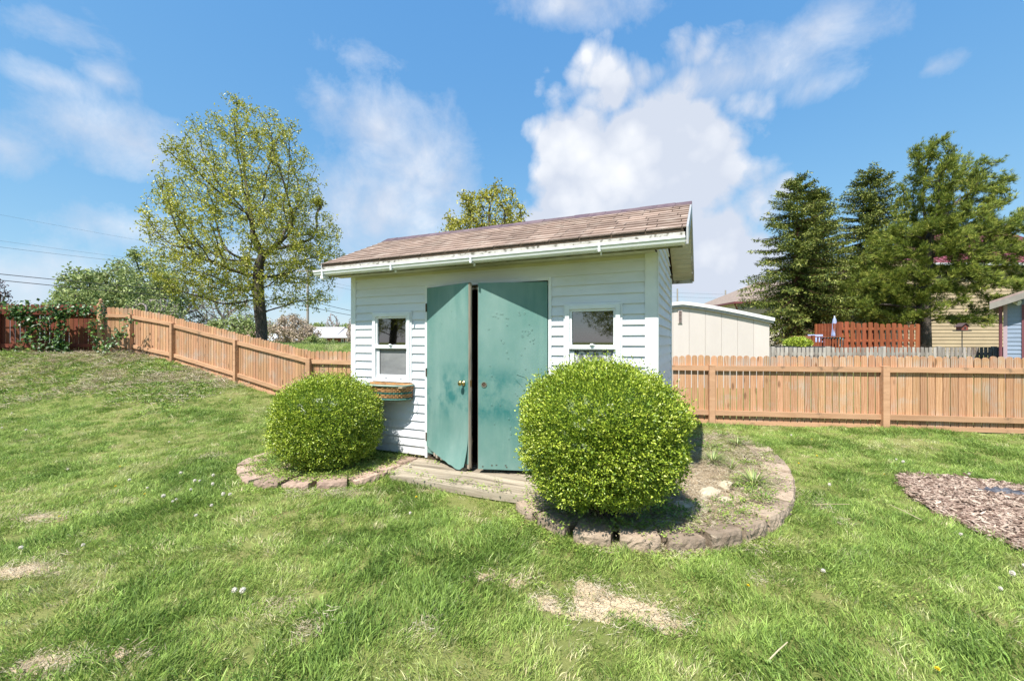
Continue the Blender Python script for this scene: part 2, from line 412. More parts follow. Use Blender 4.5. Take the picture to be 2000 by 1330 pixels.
def sheet(name, mask, bbox, cell, zoff, m, bump=0.02, f=6):
    xs = np.arange(bbox[0], bbox[1], cell); ys = np.arange(bbox[2], bbox[3], cell)
    X, Y = np.meshgrid(xs, ys); nx = len(xs)
    Z = zoff(X, Y) + (vnoise(X, Y, 4, f) - .5) * bump + (vnoise(X, Y, 6, f * 3.3) - .5) * bump * .6
    M = mask(X, Y); k = M[:-1, :-1] & M[1:, :-1] & M[:-1, 1:] & M[1:, 1:]
    jj, ii = np.nonzero(k); i = jj * nx + ii
    Fc = np.stack([i, i + 1, i + nx + 1, i + nx], -1)
    used, inv = np.unique(Fc, return_inverse=True)
    V = np.stack([X, Y, Z], -1).reshape(-1, 3)[used]
    return link(name, np_mesh(name, V, inv.reshape(-1, 4), smooth=True), m)
def bb(poly, e=0.1):
    a = np.array(poly); return (a[:, 0].min() - e, a[:, 0].max() + e, a[:, 1].min() - e, a[:, 1].max() + e)
tag(sheet('bed_soil', lambda X, Y: inpoly(X, Y, bed_r), bb(bed_r), 0.04, lambda X, Y: 0.055 + 0 * X, soil_dry, 0.03), kind='structure')
tag(sheet('bed_soil', lambda X, Y: inpoly(X, Y, bed_l), bb(bed_l), 0.04, lambda X, Y: 0.055 + 0 * X, soil_dry, 0.03), kind='structure')
for cx, cy, rX, rY, k in bare[:9]:
    tag(sheet('bare_soil', lambda X, Y: bareness(X, Y) > 0.12, (cx - rX * 1.9, cx + rX * 1.9, cy - rY * 1.9, cy + rY * 1.9), 0.012,
              lambda X, Y: ground_z(X, Y) + 0.003 + 0.0001 * cx, clay, 0.006, 20), kind='structure')
mulch_soil = mat('mulch_base', (0.20, 0.135, 0.10), (0.33, 0.24, 0.19), scale=30, detail=8, rough=0.95, bump=1.0, bscale=45, bdist=0.02, spec=0.1)
tag(sheet('mulch_ground', lambda X, Y: inpoly(X + (vnoise(X, Y, 31, 7) - .5) * .12, Y + (vnoise(X, Y, 32, 7) - .5) * .12, mulch_poly), bb(mulch_poly, .2), 0.04,
          lambda X, Y: ground_z(X, Y) + 0.014, mulch_soil, 0.02), kind='structure')

# ---------------------------------------------------------------- grass
def blade_proto(name, nb, rad, hmin, hmax, wid, m, lean=0.45, seg=3, flat=0.0):
    V = []; T = []; va = []
    for i in range(nb):
        a = R.uniform(0, 2 * PI); r = rad * math.sqrt(R.random()); bx, by = r * math.cos(a), r * math.sin(a)
        h = R.uniform(hmin, hmax); w = wid * R.uniform(0.7, 1.25)
        la = R.gauss(0, 0.9); ln = abs(R.gauss(lean, 0.22)) + flat; fa = R.uniform(0, PI)
        sx, sy = math.cos(fa) * w / 2, math.sin(fa) * w / 2; b = len(V); v = R.random()
        for k in range(seg + 1):
            t = k / seg; bend = ln * t * t * h * 1.1; z = h * t * (1 - 0.35 * ln * t)
            cx, cy = bx + math.cos(la) * bend, by + math.sin(la) * bend
            if k < seg:
                q = 1 - 0.45 * t; V += [(cx - sx * q, cy - sy * q, z - 0.005), (cx + sx * q, cy + sy * q, z - 0.005)]; va += [v, v]
            else: V.append((cx, cy, z)); va.append(v)
        for k in range(seg - 1):
            o = b + 2 * k; T += [(o, o + 1, o + 3), (o, o + 3, o + 2)]
        o = b + 2 * (seg - 1); T.append((o, o + 1, o + 2))
    me = np_mesh(name, np.array(V), np.array(T), np.array(va)); me.materials.append(m)
    return bpy.data.objects.new(name, me)

def tinted(name, cols, rough=0.55, trans=0.35, varamt=0.5, spec=0.35):
    """leaf or blade material: colour ramp over the instance's 'tint', brightness by blade"""
    m = bpy.data.materials.new(name); m.use_nodes = True
    nt = m.node_tree; N = nt.nodes; L = nt.links; b = N['Principled BSDF']; out = N['Material Output']
    at = N.new('ShaderNodeAttribute'); at.attribute_type = 'INSTANCER'; at.attribute_name = 'tint'
    av = N.new('ShaderNodeAttribute'); av.attribute_name = 'var'
    ad = N.new('ShaderNodeMath'); ad.operation = 'MULTIPLY_ADD'; L.new(av.outputs['Fac'], ad.inputs[0]); ad.inputs[1].default_value = 0.22
    s2 = N.new('ShaderNodeMath'); s2.operation = 'SUBTRACT'; L.new(at.outputs['Fac'], s2.inputs[0]); s2.inputs[1].default_value = 0.11
    L.new(s2.outputs[0], ad.inputs[2])
    rp = N.new('ShaderNodeValToRGB'); e = rp.color_ramp.elements
    e[0].position = cols[0][0]; e[0].color = (*cols[0][1], 1); e[1].position = cols[-1][0]; e[1].color = (*cols[-1][1], 1)
    for p, c in cols[1:-1]:
        k = e.new(p); k.color = (*c, 1)
    L.new(ad.outputs[0], rp.inputs['Fac'])
    hs = N.new('ShaderNodeHueSaturation'); ma = N.new('ShaderNodeMath'); ma.operation = 'MULTIPLY_ADD'
    fr = N.new('ShaderNodeMath'); fr.operation = 'MULTIPLY'; L.new(av.outputs['Fac'], fr.inputs[0]); fr.inputs[1].default_value = 5.7
    f2 = N.new('ShaderNodeMath'); f2.operation = 'FRACT'; L.new(fr.outputs[0], f2.inputs[0])
    L.new(f2.outputs[0], ma.inputs[0]); ma.inputs[1].default_value = varamt; ma.inputs[2].default_value = 1 - varamt / 2
    L.new(ma.outputs[0], hs.inputs['Value']); L.new(rp.outputs[0], hs.inputs['Color'])
    L.new(hs.outputs[0], b.inputs['Base Color']); b.inputs['Roughness'].default_value = rough; b.inputs['Specular IOR Level'].default_value = spec
    tr = N.new('ShaderNodeBsdfTranslucent'); L.new(hs.outputs[0], tr.inputs['Color'])
    ms = N.new('ShaderNodeMixShader'); ms.inputs[0].default_value = trans
    L.new(b.outputs[0], ms.inputs[1]); L.new(tr.outputs[0], ms.inputs[2]); L.new(ms.outputs[0], out.inputs['Surface'])
    return m

def scatter(name, protos, P, rot, scale, tint, label, cat):
    """ONE object: the protos instanced on points"""
    me = bpy.data.meshes.new(name); me.vertices.add(len(P)); me.vertices.foreach_set('co', np.ascontiguousarray(P, np.float32).ravel())
    for nm, ty, arr, pr in (('rot', 'FLOAT_VECTOR', rot, 'vector'), ('scl', 'FLOAT', scale, 'value'), ('tint', 'FLOAT', tint, 'value')):
        a = me.attributes.new(nm, ty, 'POINT'); a.data.foreach_set(pr, np.ascontiguousarray(arr, np.float32).ravel())
    a = me.attributes.new('pick', 'INT', 'POINT'); a.data.foreach_set('value', rng.integers(0, len(protos), len(P)).astype(np.int32))
    o = bpy.data.objects.new(name, me); COL.objects.link(o)
    c = bpy.data.collections.new(name + '_kinds')
    for p in protos: c.objects.link(p)
    ng = bpy.data.node_groups.new(name, 'GeometryNodeTree')
    ng.interface.new_socket('Geometry', in_out='INPUT', socket_type='NodeSocketGeometry'); ng.interface.new_socket('Geometry', in_out='OUTPUT', socket_type='NodeSocketGeometry')
    N = ng.nodes; L = ng.links; gi = N.new('NodeGroupInput'); go = N.new('NodeGroupOutput')
    ci = N.new('GeometryNodeCollectionInfo'); ci.inputs['Collection'].default_value = c; ci.inputs['Separate Children'].default_value = True; ci.inputs['Reset Children'].default_value = True
    ip = N.new('GeometryNodeInstanceOnPoints'); ip.inputs['Pick Instance'].default_value = True
    def na(nm, ty):
        n = N.new('GeometryNodeInputNamedAttribute'); n.data_type = ty; n.inputs['Name'].default_value = nm; return n.outputs['Attribute']
    er = N.new('FunctionNodeEulerToRotation'); L.new(na('rot', 'FLOAT_VECTOR'), er.inputs[0])
    L.new(gi.outputs[0], ip.inputs['Points']); L.new(ci.outputs[0], ip.inputs['Instance']); L.new(na('pick', 'INT'), ip.inputs['Instance Index'])
    L.new(er.outputs[0], ip.inputs['Rotation']); L.new(na('scl', 'FLOAT'), ip.inputs['Scale']); L.new(ip.outputs[0], go.inputs[0])
    md = o.modifiers.new('scatter', 'NODES'); md.node_group = ng
    return tag(o, label, cat, kind='stuff')

grass_mat = tinted('grass_blades', [(0.0, (0.11, 0.19, 0.04)), (0.25, (0.20, 0.305, 0.065)), (0.5, (0.305, 0.41, 0.095)), (0.68, (0.41, 0.465, 0.15)), (0.8, (0.52, 0.54, 0.28)), (1.0, (0.70, 0.59, 0.37))], rough=0.5, trans=0.32, spec=0.25, varamt=1.15)
def visible_pts(n, x0, x1, y0, y1):
    return rng.uniform(x0, x1, n), rng.uniform(y0, y1, n)
def in_view(X, Y, mgn=1.32):
    return (Y > 1.55) & (np.abs(X) < Y * mgn + 0.6)
def make_grass():
    protos = [blade_proto('grass_tuft', 44, 0.075, 0.022, 0.062, 0.0048, grass_mat, lean=0.6) for _ in range(8)]
    pts = []
    for (y0, y1, dens) in ((1.55, 3.2, 470), (3.2, 5.0, 330), (5.0, 8.0, 210), (8.0, 12.2, 140)):
        W = y1 * 1.32 + 0.6; W = min(W, 15.5); n = int(dens * (y1 - y0) * 2 * W)
        X, Y = visible_pts(n, -W, W, y0, y1); pts.append(np.stack([X, Y], 1))
    P = np.concatenate(pts); X, Y = P[:, 0], P[:, 1]
    yf = np.interp(X, FX, FY)
    k = in_view(X, Y) & (Y < yf - 0.03) & ~inpoly(X, Y, bed_r) & ~inpoly(X, Y, bed_l) & ~inpoly(X, Y, shed_poly)
    jx = X + (vnoise(X, Y, 31, 7) - .5) * .12; jy = Y + (vnoise(X, Y, 32, 7) - .5) * .12
    k &= ~inpoly(jx, jy, mulch_poly)
    k &= ~inpoly(X, Y, [tuple(sh(a, b)[:2]) for a, b in ((-0.95, 0.1), (-0.95, -0.58), (0.9, -0.60), (0.9, 0.1))])
    bn = bareness(X, Y); wd = weediness(X, Y)
    k &= rng.random(len(X)) > np.maximum(bn * 1.15, wd * 0.25)
    # thin it where the turf is patchy
    patch = vnoise(X, Y, 12, 2.6) * .6 + vnoise(X, Y, 13, 6.5) * .4
    k &= rng.random(len(X)) < 0.55 + 0.9 * patch
    X, Y, bn, wd, patch = X[k], Y[k], bn[k], wd[k], patch[k]; n = len(X)
    lush = vnoise(X, Y, 14, 1.5) * .55 + vnoise(X, Y, 15, 4.2) * .45
    flow = (vnoise(X, Y, 16, 0.9) * 2 + vnoise(X, Y, 17, 3.1)) * 2 * PI
    rot = np.stack([rng.normal(0, .16, n), rng.normal(0, .16, n), flow + rng.normal(0, .7, n)], 1)
    scale = (0.70 + 0.42 * sm(.3, .75, lush)) * rng.uniform(.75, 1.25, n) * (1 - 0.45 * bn) * (1 - .2 * wd)
    tint = 0.55 - 0.34 * sm(.25, .8, lush) + rng.normal(0, .10, n) + 0.35 * bn + 0.12 * wd + 0.18 * sm(.6, .85, vnoise(X, Y, 18, 2.1))
    tint += (rng.random(n) < 0.045) * 0.4
    scatter('grass', protos, np.stack([X, Y, ground_z(X, Y)], 1), rot, scale, np.clip(tint, 0, 1), 'lush green lawn grass with thin yellowed patches', 'grass')
    # tall clumps of coarser grass
    big = [blade_proto('grass_clump', 60, 0.10, 0.05, 0.13, 0.0050, grass_mat, lean=0.6) for _ in range(4)]
    n = 5200; X, Y = visible_pts(n, -12, 12, 1.6, 9.5); yf = np.interp(X, FX, FY)
    cl = vnoise(X, Y, 41, 1.7) * .5 + vnoise(X, Y, 42, 5) * .5
    k = in_view(X, Y) & (Y < yf - .1) & (cl > .64) & ~inpoly(X, Y, bed_r) & ~inpoly(X, Y, bed_l) & ~inpoly(X, Y, shed_poly) & ~inpoly(X, Y, deck_poly) & ~inpoly(X, Y, mulch_poly) & (bareness(X, Y) < .15)
    X, Y = X[k], Y[k]; n = len(X)
    rot = np.stack([rng.normal(0, .2, n), rng.normal(0, .2, n), vnoise(X, Y, 16, .9) * 12 + rng.normal(0, .6, n)], 1)
    scatter('tall_grass', big, np.stack([X, Y, ground_z(X, Y)], 1), rot, rng.uniform(.45, .8, n), np.clip(rng.normal(.4, .16, n), 0, 1), 'taller dark tufts of grass standing out of the lawn', 'grass')
    # beyond the fence
    n = 9000; X = rng.uniform(-17, 1, n); Y = rng.uniform(9.0, 34, n); yf = np.interp(X, FX, FY)
    k = (Y > yf + .4) & (np.abs(X) < Y * 1.1)
    X, Y = X[k], Y[k]; n = len(X)
    rot = np.stack([rng.normal(0, .2, n), rng.normal(0, .2, n), rng.uniform(0, 6.3, n)], 1)
    scatter('rough_grass', big, np.stack([X, Y, ground_z(X, Y)], 1), rot, rng.uniform(.9, 2.2, n), np.clip(rng.normal(.5, .2, n), 0, 1), 'rough green grass on the bank behind the sloping fence', 'grass')
make_grass()

# broad leaved weeds, straw, ground cover
weed_mat = tinted('weed_leaves', [(0.0, (0.07, 0.15, 0.03)), (0.4, (0.16, 0.27, 0.05)), (0.75, (0.32, 0.42, 0.08)), (1.0, (0.46, 0.44, 0.20))], rough=0.5, trans=0.3)
straw_mat = tinted('straw', [(0.0, (0.20, 0.15, 0.10)), (0.5, (0.40, 0.32, 0.21)), (1.0, (0.62, 0.55, 0.42))], rough=0.8, trans=0.1)
def leaf_proto(name, n, rad, h, ln, wd, m, up=0.4):
    a = rng.uniform(0, 2 * PI, n); r = rad * np.sqrt(rng.random(n))
    P = np.stack([r * np.cos(a), r * np.sin(a), rng.uniform(0.2, 1, n) * h], 1)
    D = np.stack([np.cos(a), np.sin(a), rng.normal(up, .4, n)], 1); Nn = np.array([0, 0, 1.0]) + rng.normal(0, .35, (n, 3))
    V, T, va = leafmesh(P, D, Nn, rng.uniform(.6, 1.2, n) * ln, rng.uniform(.7, 1.2, n) * wd, rng.random(n))
    me = np_mesh(name, V, T, va); me.materials.append(m); return bpy.data.objects.new(name, me)
def straw_proto(name, n, rad, ln, wd, m):
    P = np.stack([rng.normal(0, rad, n), rng.normal(0, rad, n), rng.uniform(.002, .03, n)], 1)
    a = rng.uniform(0, 2 * PI, n); D = np.stack([np.cos(a), np.sin(a), rng.normal(0.0, .18, n)], 1)
    V, T, va = leafmesh(P, D, np.array([0, 0, 1.0]) + rng.normal(0, .3, (n, 3)), rng.uniform(.4, 1.3, n) * ln, wd, rng.random(n), .3)
    me = np_mesh(name, V, T, va); me.materials.append(m); return bpy.data.objects.new(name, me)
def rots(n, t=.2): return np.stack([rng.normal(0, t, n), rng.normal(0, t, n), rng.uniform(0, 6.3, n)], 1)
def make_cover():
    lp = [leaf_proto('weed_patch', 30, .07, .04, .026, .015, weed_mat) for _ in range(4)]
    bp_ = [leaf_proto('broad_weed', 12, .045, .04, .055, .020, weed_mat, .6) for _ in range(4)]
    sp = [straw_proto('dead_stems', 26, .09, .10, .0045, straw_mat) for _ in range(4)]
    # slope
    n = 16000; X = rng.uniform(-15, -4.5, n); Y = rng.uniform(5.5, 12, n); w = weediness(X, Y)
    k = (w > .3) & (rng.random(n) < w) & (Y < np.interp(X, FX, FY) - .05)
    X, Y = X[k], Y[k]; n = len(X); g = vnoise(X, Y, 51, 1.1) * .6 + vnoise(X, Y, 52, 3) * .4
    Z = ground_z(X, Y); q = (g > .5) | (rng.random(n) < .25)
    scatter('slope_weeds', lp + bp_, np.stack([X, Y, Z], 1)[q], rots(q.sum()), rng.uniform(.6, 1.25, q.sum()), np.clip(rng.normal(.55, .2, q.sum()), 0, 1), 'bright green broadleaf weeds on the slope by the fence corner', 'weeds')
    q = (~q & (rng.random(n) < .45)) | (rng.random(n) < .1)
    scatter('slope_straw', sp, np.stack([X, Y, Z + .01], 1)[q], rots(q.sum(), .1), rng.uniform(.8, 2.0, q.sum()), rng.random(q.sum()), 'dead stems and straw lying on the weedy slope', 'straw')
    n = 5200; X = rng.uniform(-12, 12, n); Y = rng.uniform(1.7, 9, n); yf = np.interp(X, FX, FY)
    k = in_view(X, Y) & (Y < yf - .1) & (vnoise(X, Y, 71, 2.2) * .5 + vnoise(X, Y, 72, 6) * .5 > .52) & ~inpoly(X, Y, bed_r) & ~inpoly(X, Y, bed_l) & ~inpoly(X, Y, shed_poly) & ~inpoly(X, Y, deck_poly) & ~inpoly(X, Y, mulch_poly)
    X, Y = X[k], Y[k]; clover = [leaf_proto('clover', 16, .06, .05, .016, .014, weed_mat, .1) for _ in range(3)]
    scatter('lawn_clover', clover, np.stack([X, Y, ground_z(X, Y)], 1), rots(len(X), .1), rng.uniform(.6, 1.2, len(X)), np.clip(rng.normal(.55, .15, len(X)), 0, 1), 'clover and small weeds growing between the lawn grass', 'clover')
    # dead thatch round the bare patches
    n = 60000; X = rng.uniform(-7, 7, n); Y = rng.uniform(1.7, 6, n); bn = bareness(X, Y); k = (rng.random(n) < np.clip(bn * 1.6, 0, .8)) & ~inpoly(X, Y, bed_r) & ~inpoly(X, Y, bed_l)
    core = np.zeros(n)
    for cx, cy, rX, rY, kk in bare[:2]: core = np.maximum(core, 1 - sm(.4, .9, np.sqrt(((X - cx) / rX) ** 2 + ((Y - cy) / rY) ** 2)))
    k &= rng.random(n) > core; X, Y = X[k], Y[k]
    scatter('thatch', sp, np.stack([X, Y, ground_z(X, Y) + .008], 1), rots(len(X), .15), rng.uniform(.25, .6, len(X)), rng.uniform(.3, 1, len(X)), 'dead straw coloured thatch around the bare spots in the lawn', 'straw')
    # beds
    def inbed(n, poly):
        b = bb(poly, 0); X = rng.uniform(b[0], b[1], n); Y = rng.uniform(b[2], b[3], n); k = inpoly(X, Y, poly); return X[k], Y[k]
    X, Y = inbed(2600, bed_r); d = vnoise(X, Y, 61, 2.6); q = (d > .62) | (Y < 3.75)
    q &= rng.random(len(X)) < .8
    X2, Y2 = inbed(900, bed_l)
    P = np.concatenate([np.stack([X[q], Y[q], 0 * X[q] + .09], 1), np.stack([X2, Y2, 0 * X2 + .09], 1)])
    scatter('bed_cover', lp, P, rots(len(P)), rng.uniform(.5, 1.1, len(P)), np.clip(rng.normal(.6, .18, len(P)), 0, 1), 'small bright green ground cover between the edging blocks', 'ground cover')
    X, Y = inbed(3600, bed_r)
    scatter('bed_straw', sp, np.stack([X, Y, 0 * X + .09], 1), rots(len(X), .12), rng.uniform(.3, .9, len(X)), rng.random(len(X)), 'dead stems and wood bits littering the right bed', 'straw')
    # leafy creepers spilling over the blocks and step
    pts = []
    for ring, z in ((ring_r, .098), (ring_l, .098)):
        for p in ring:
            for _ in range(3):
                if R.random() < .6: pts.append((p.x + R.gauss(0, .07), p.y + R.gauss(0, .07), z))
    for _ in range(60):
        s = R.uniform(-.9, .8); y = -R.uniform(.05, .62) if R.random() < .4 else -R.uniform(.5, .72); p = sh(s, y); pts.append((p.x, p.y, .095))
    for p in ring_r[:70:1] + ring_l:
        for _ in range(4):
            o = Vector((p.x - .9, p.y - 3.9, 0)) if p in ring_r else Vector((p.x + 2.2, p.y - 5.0, 0)); o.normalize()
            q = Vector((p.x, p.y, 0)) + o * R.uniform(.12, .3); pts.append((q.x, q.y, float(ground_z(q.x, q.y)) + .01))
    P = np.array(pts); k = R.random
    sel = rng.random(len(P)) < .75; P = P[sel]
    tiny = [leaf_proto('fallen_leaves', 7, .04, .008, .022, .016, weed_mat, .05) for _ in range(3)]
    scatter('creeping_leaves', tiny, P, rots(len(P), .05), rng.uniform(.7, 1.3, len(P)), np.clip(rng.normal(.72, .12, len(P)), 0, 1), 'yellow green clippings and creepers scattered over blocks and step', 'clippings')
    # mulch chips
    cm = tinted('mulch_chip', [(0.0, (0.12, 0.075, 0.055)), (0.45, (0.27, 0.19, 0.15)), (1.0, (0.50, 0.40, 0.32))], rough=0.85, trans=0.0, spec=.2)
    chips = []
    for i in range(6):
        mb = MB()
        for _ in range(9):
            l, w, t = R.uniform(.012, .035), R.uniform(.004, .010), R.uniform(.001, .004)
            M = Matrix.Translation((R.gauss(0, .04), R.gauss(0, .04), R.uniform(0, .014))) @ Matrix.Rotation(R.uniform(0, 6.3), 4, 'Z') @ Matrix.Rotation(R.gauss(0, .3), 4, 'Y') @ Matrix.Rotation(R.gauss(0, .4), 4, 'X')
            mb.box(-l, l, -w, w, -t, t, M=M)
        me = bpy.data.meshes.new('mulch_chips'); me.from_pydata(mb.v, [], mb.f); a = me.attributes.new('var', 'FLOAT', 'POINT'); a.data.foreach_set('value', np.array(mb.a, np.float32)); me.materials.append(cm)
        chips.append(bpy.data.objects.new('mulch_chips', me))
    b = bb(mulch_poly, .1); X = rng.uniform(b[0], b[1], 9000); Y = rng.uniform(b[2], b[3], 9000); k = inpoly(X + (vnoise(X, Y, 31, 7) - .5) * .1, Y + (vnoise(X, Y, 32, 7) - .5) * .1, mulch_poly)
    e_ = rng.integers(0, len(mulch_poly) - 5, 420); t_ = rng.random(420); pa = np.array(mulch_poly)[e_]; pb_ = np.array(mulch_poly)[(e_ + 1) % len(mulch_poly)]; q_ = pa * (1 - t_[:, None]) + pb_ * t_[:, None] + rng.normal(0, .03, (420, 2))
    X, Y = np.concatenate([X[k], q_[:, 0]]), np.concatenate([Y[k], q_[:, 1]])
    scatter('mulch', chips, np.stack([X, Y, ground_z(X, Y) + .02], 1), rots(len(X), .15), rng.uniform(.55, 1.05, len(X)), rng.random(len(X)), 'dry brown bark mulch spread over a bare patch of lawn', 'mulch')
make_cover()

# ---------------------------------------------------------------- garden shed (local x along the front, y to the back)
SL, SR, SD = -2.03, 1.805, 1.9
shed = empty('garden_shed', W0, -T0, 'white clapboard garden shed with brown shingle roof and green double doors', 'shed')
white_vinyl = mat('white_vinyl', (0.72, 0.745, 0.81), (0.645, 0.665, 0.72), splash=(.16, .5, (.36, .33, .27)), scale=2.2, detail=7, rough=0.5, stretch=(.6, .6, 2.5), bump=0.15, bscale=120, bdist=0.001, c3=(0.58, 0.60, 0.55), s3=1.2, t3=(.58, .8))
white_trim = mat('white_trim', (0.76, 0.785, 0.81), (0.68, 0.70, 0.72), scale=5, detail=6, rough=0.42)
inner_wood = mat('inner_wood', (0.10, 0.07, 0.045), (0.06, 0.045, 0.03), scale=3, stretch=(8, 8, .6), rough=0.9)
shingle_mat = mat('shingle', (0.33, 0.245, 0.20), (0.235, 0.17, 0.14), scale=3, detail=9, rough=0.95, var=0.34, bump=0.6, bscale=180, bdist=0.004, spec=0.1, c3=(0.40, 0.33, 0.28), s3=6, t3=(.5, .75))
ridge_mat = mat('ridge_shingle', (0.085, 0.055, 0.075), (0.14, 0.10, 0.11), scale=8, rough=0.9, var=.4)
fascia_mat = mat('fascia_stained', (0.52, 0.50, 0.45), (0.36, 0.34, 0.29), scale=7, detail=9, rough=0.75, stretch=(1, 1, 1), c3=(0.10, 0.095, 0.07), s3=16, t3=(.52, .64))
moss_mat = mat('mossy_board', (0.16, 0.155, 0.10), (0.26, 0.25, 0.17), scale=9, detail=9, rough=0.85, stretch=(.5, 1, 2), c3=(0.08, 0.085, 0.045), s3=9, t3=(.5, .65))
soffit_mat = mat('soffit', (0.60, 0.58, 0.47), (0.50, 0.48, 0.38), scale=4, rough=0.6)
rake_mat = mat('rake_metal', (0.50, 0.50, 0.49), (0.40, 0.40, 0.40), scale=6, rough=0.4, metallic=.3)

def clap(mb, M, x0, x1, z0, z1, holes, pitch=0.1035, lap=0.018, tri=None):
    """clapboard courses on the local xz plane facing -y; holes: (x0,x1,z0,z1); tri(z) -> x range at that height"""
    n = int(math.ceil((z1 - z0) / pitch))
    for i in range(n):
        a = z0 + i * pitch; b = min(a + pitch, z1)
        xa, xb = (x0, x1) if tri is None else tri((a + b) / 2)
        if xb - xa < .02: continue
        # cut in z as well so that holes may start inside a course
        zs = sorted(set([a, b] + [h for H in holes for h in (H[2], H[3]) if a < h < b]))
        for za, zb in zip(zs[:-1], zs[1:]):
            segs = [(xa, xb)]
            for (h0, h1, g0, g1) in holes:
                if g0 < (za + zb) / 2 < g1:
                    ns = []
                    for s0, s1 in segs:
                        if h1 <= s0 or h0 >= s1: ns.append((s0, s1)); continue
                        if h0 > s0: ns.append((s0, h0))
                        if h1 < s1: ns.append((h1, s1))
                    segs = ns
            for s0, s1 in segs:
                ya = -lap * (1 - (za - a) / pitch) - 0.002; yb = -lap * (1 - (zb - a) / pitch) - 0.002
                if tri is None: c0, c1, d0, d1 = s0, s1, s0, s1
                else:
                    ta, tb = tri(za), tri(zb); c0, c1, d0, d1 = ta[0], ta[1], tb[0], tb[1]
                vs = [Vector(p) for p in ((c0, ya, za), (c1, ya, za), (d1, yb, zb), (d0, yb, zb), (c0, 0.0, za), (c1, 0.0, za))]
                fs = [(0, 1, 2, 3)]
                if abs(za - a) < 1e-6: fs.append((4, 5, 1, 0))
                mb.add([M @ p for p in vs], fs, R.random())

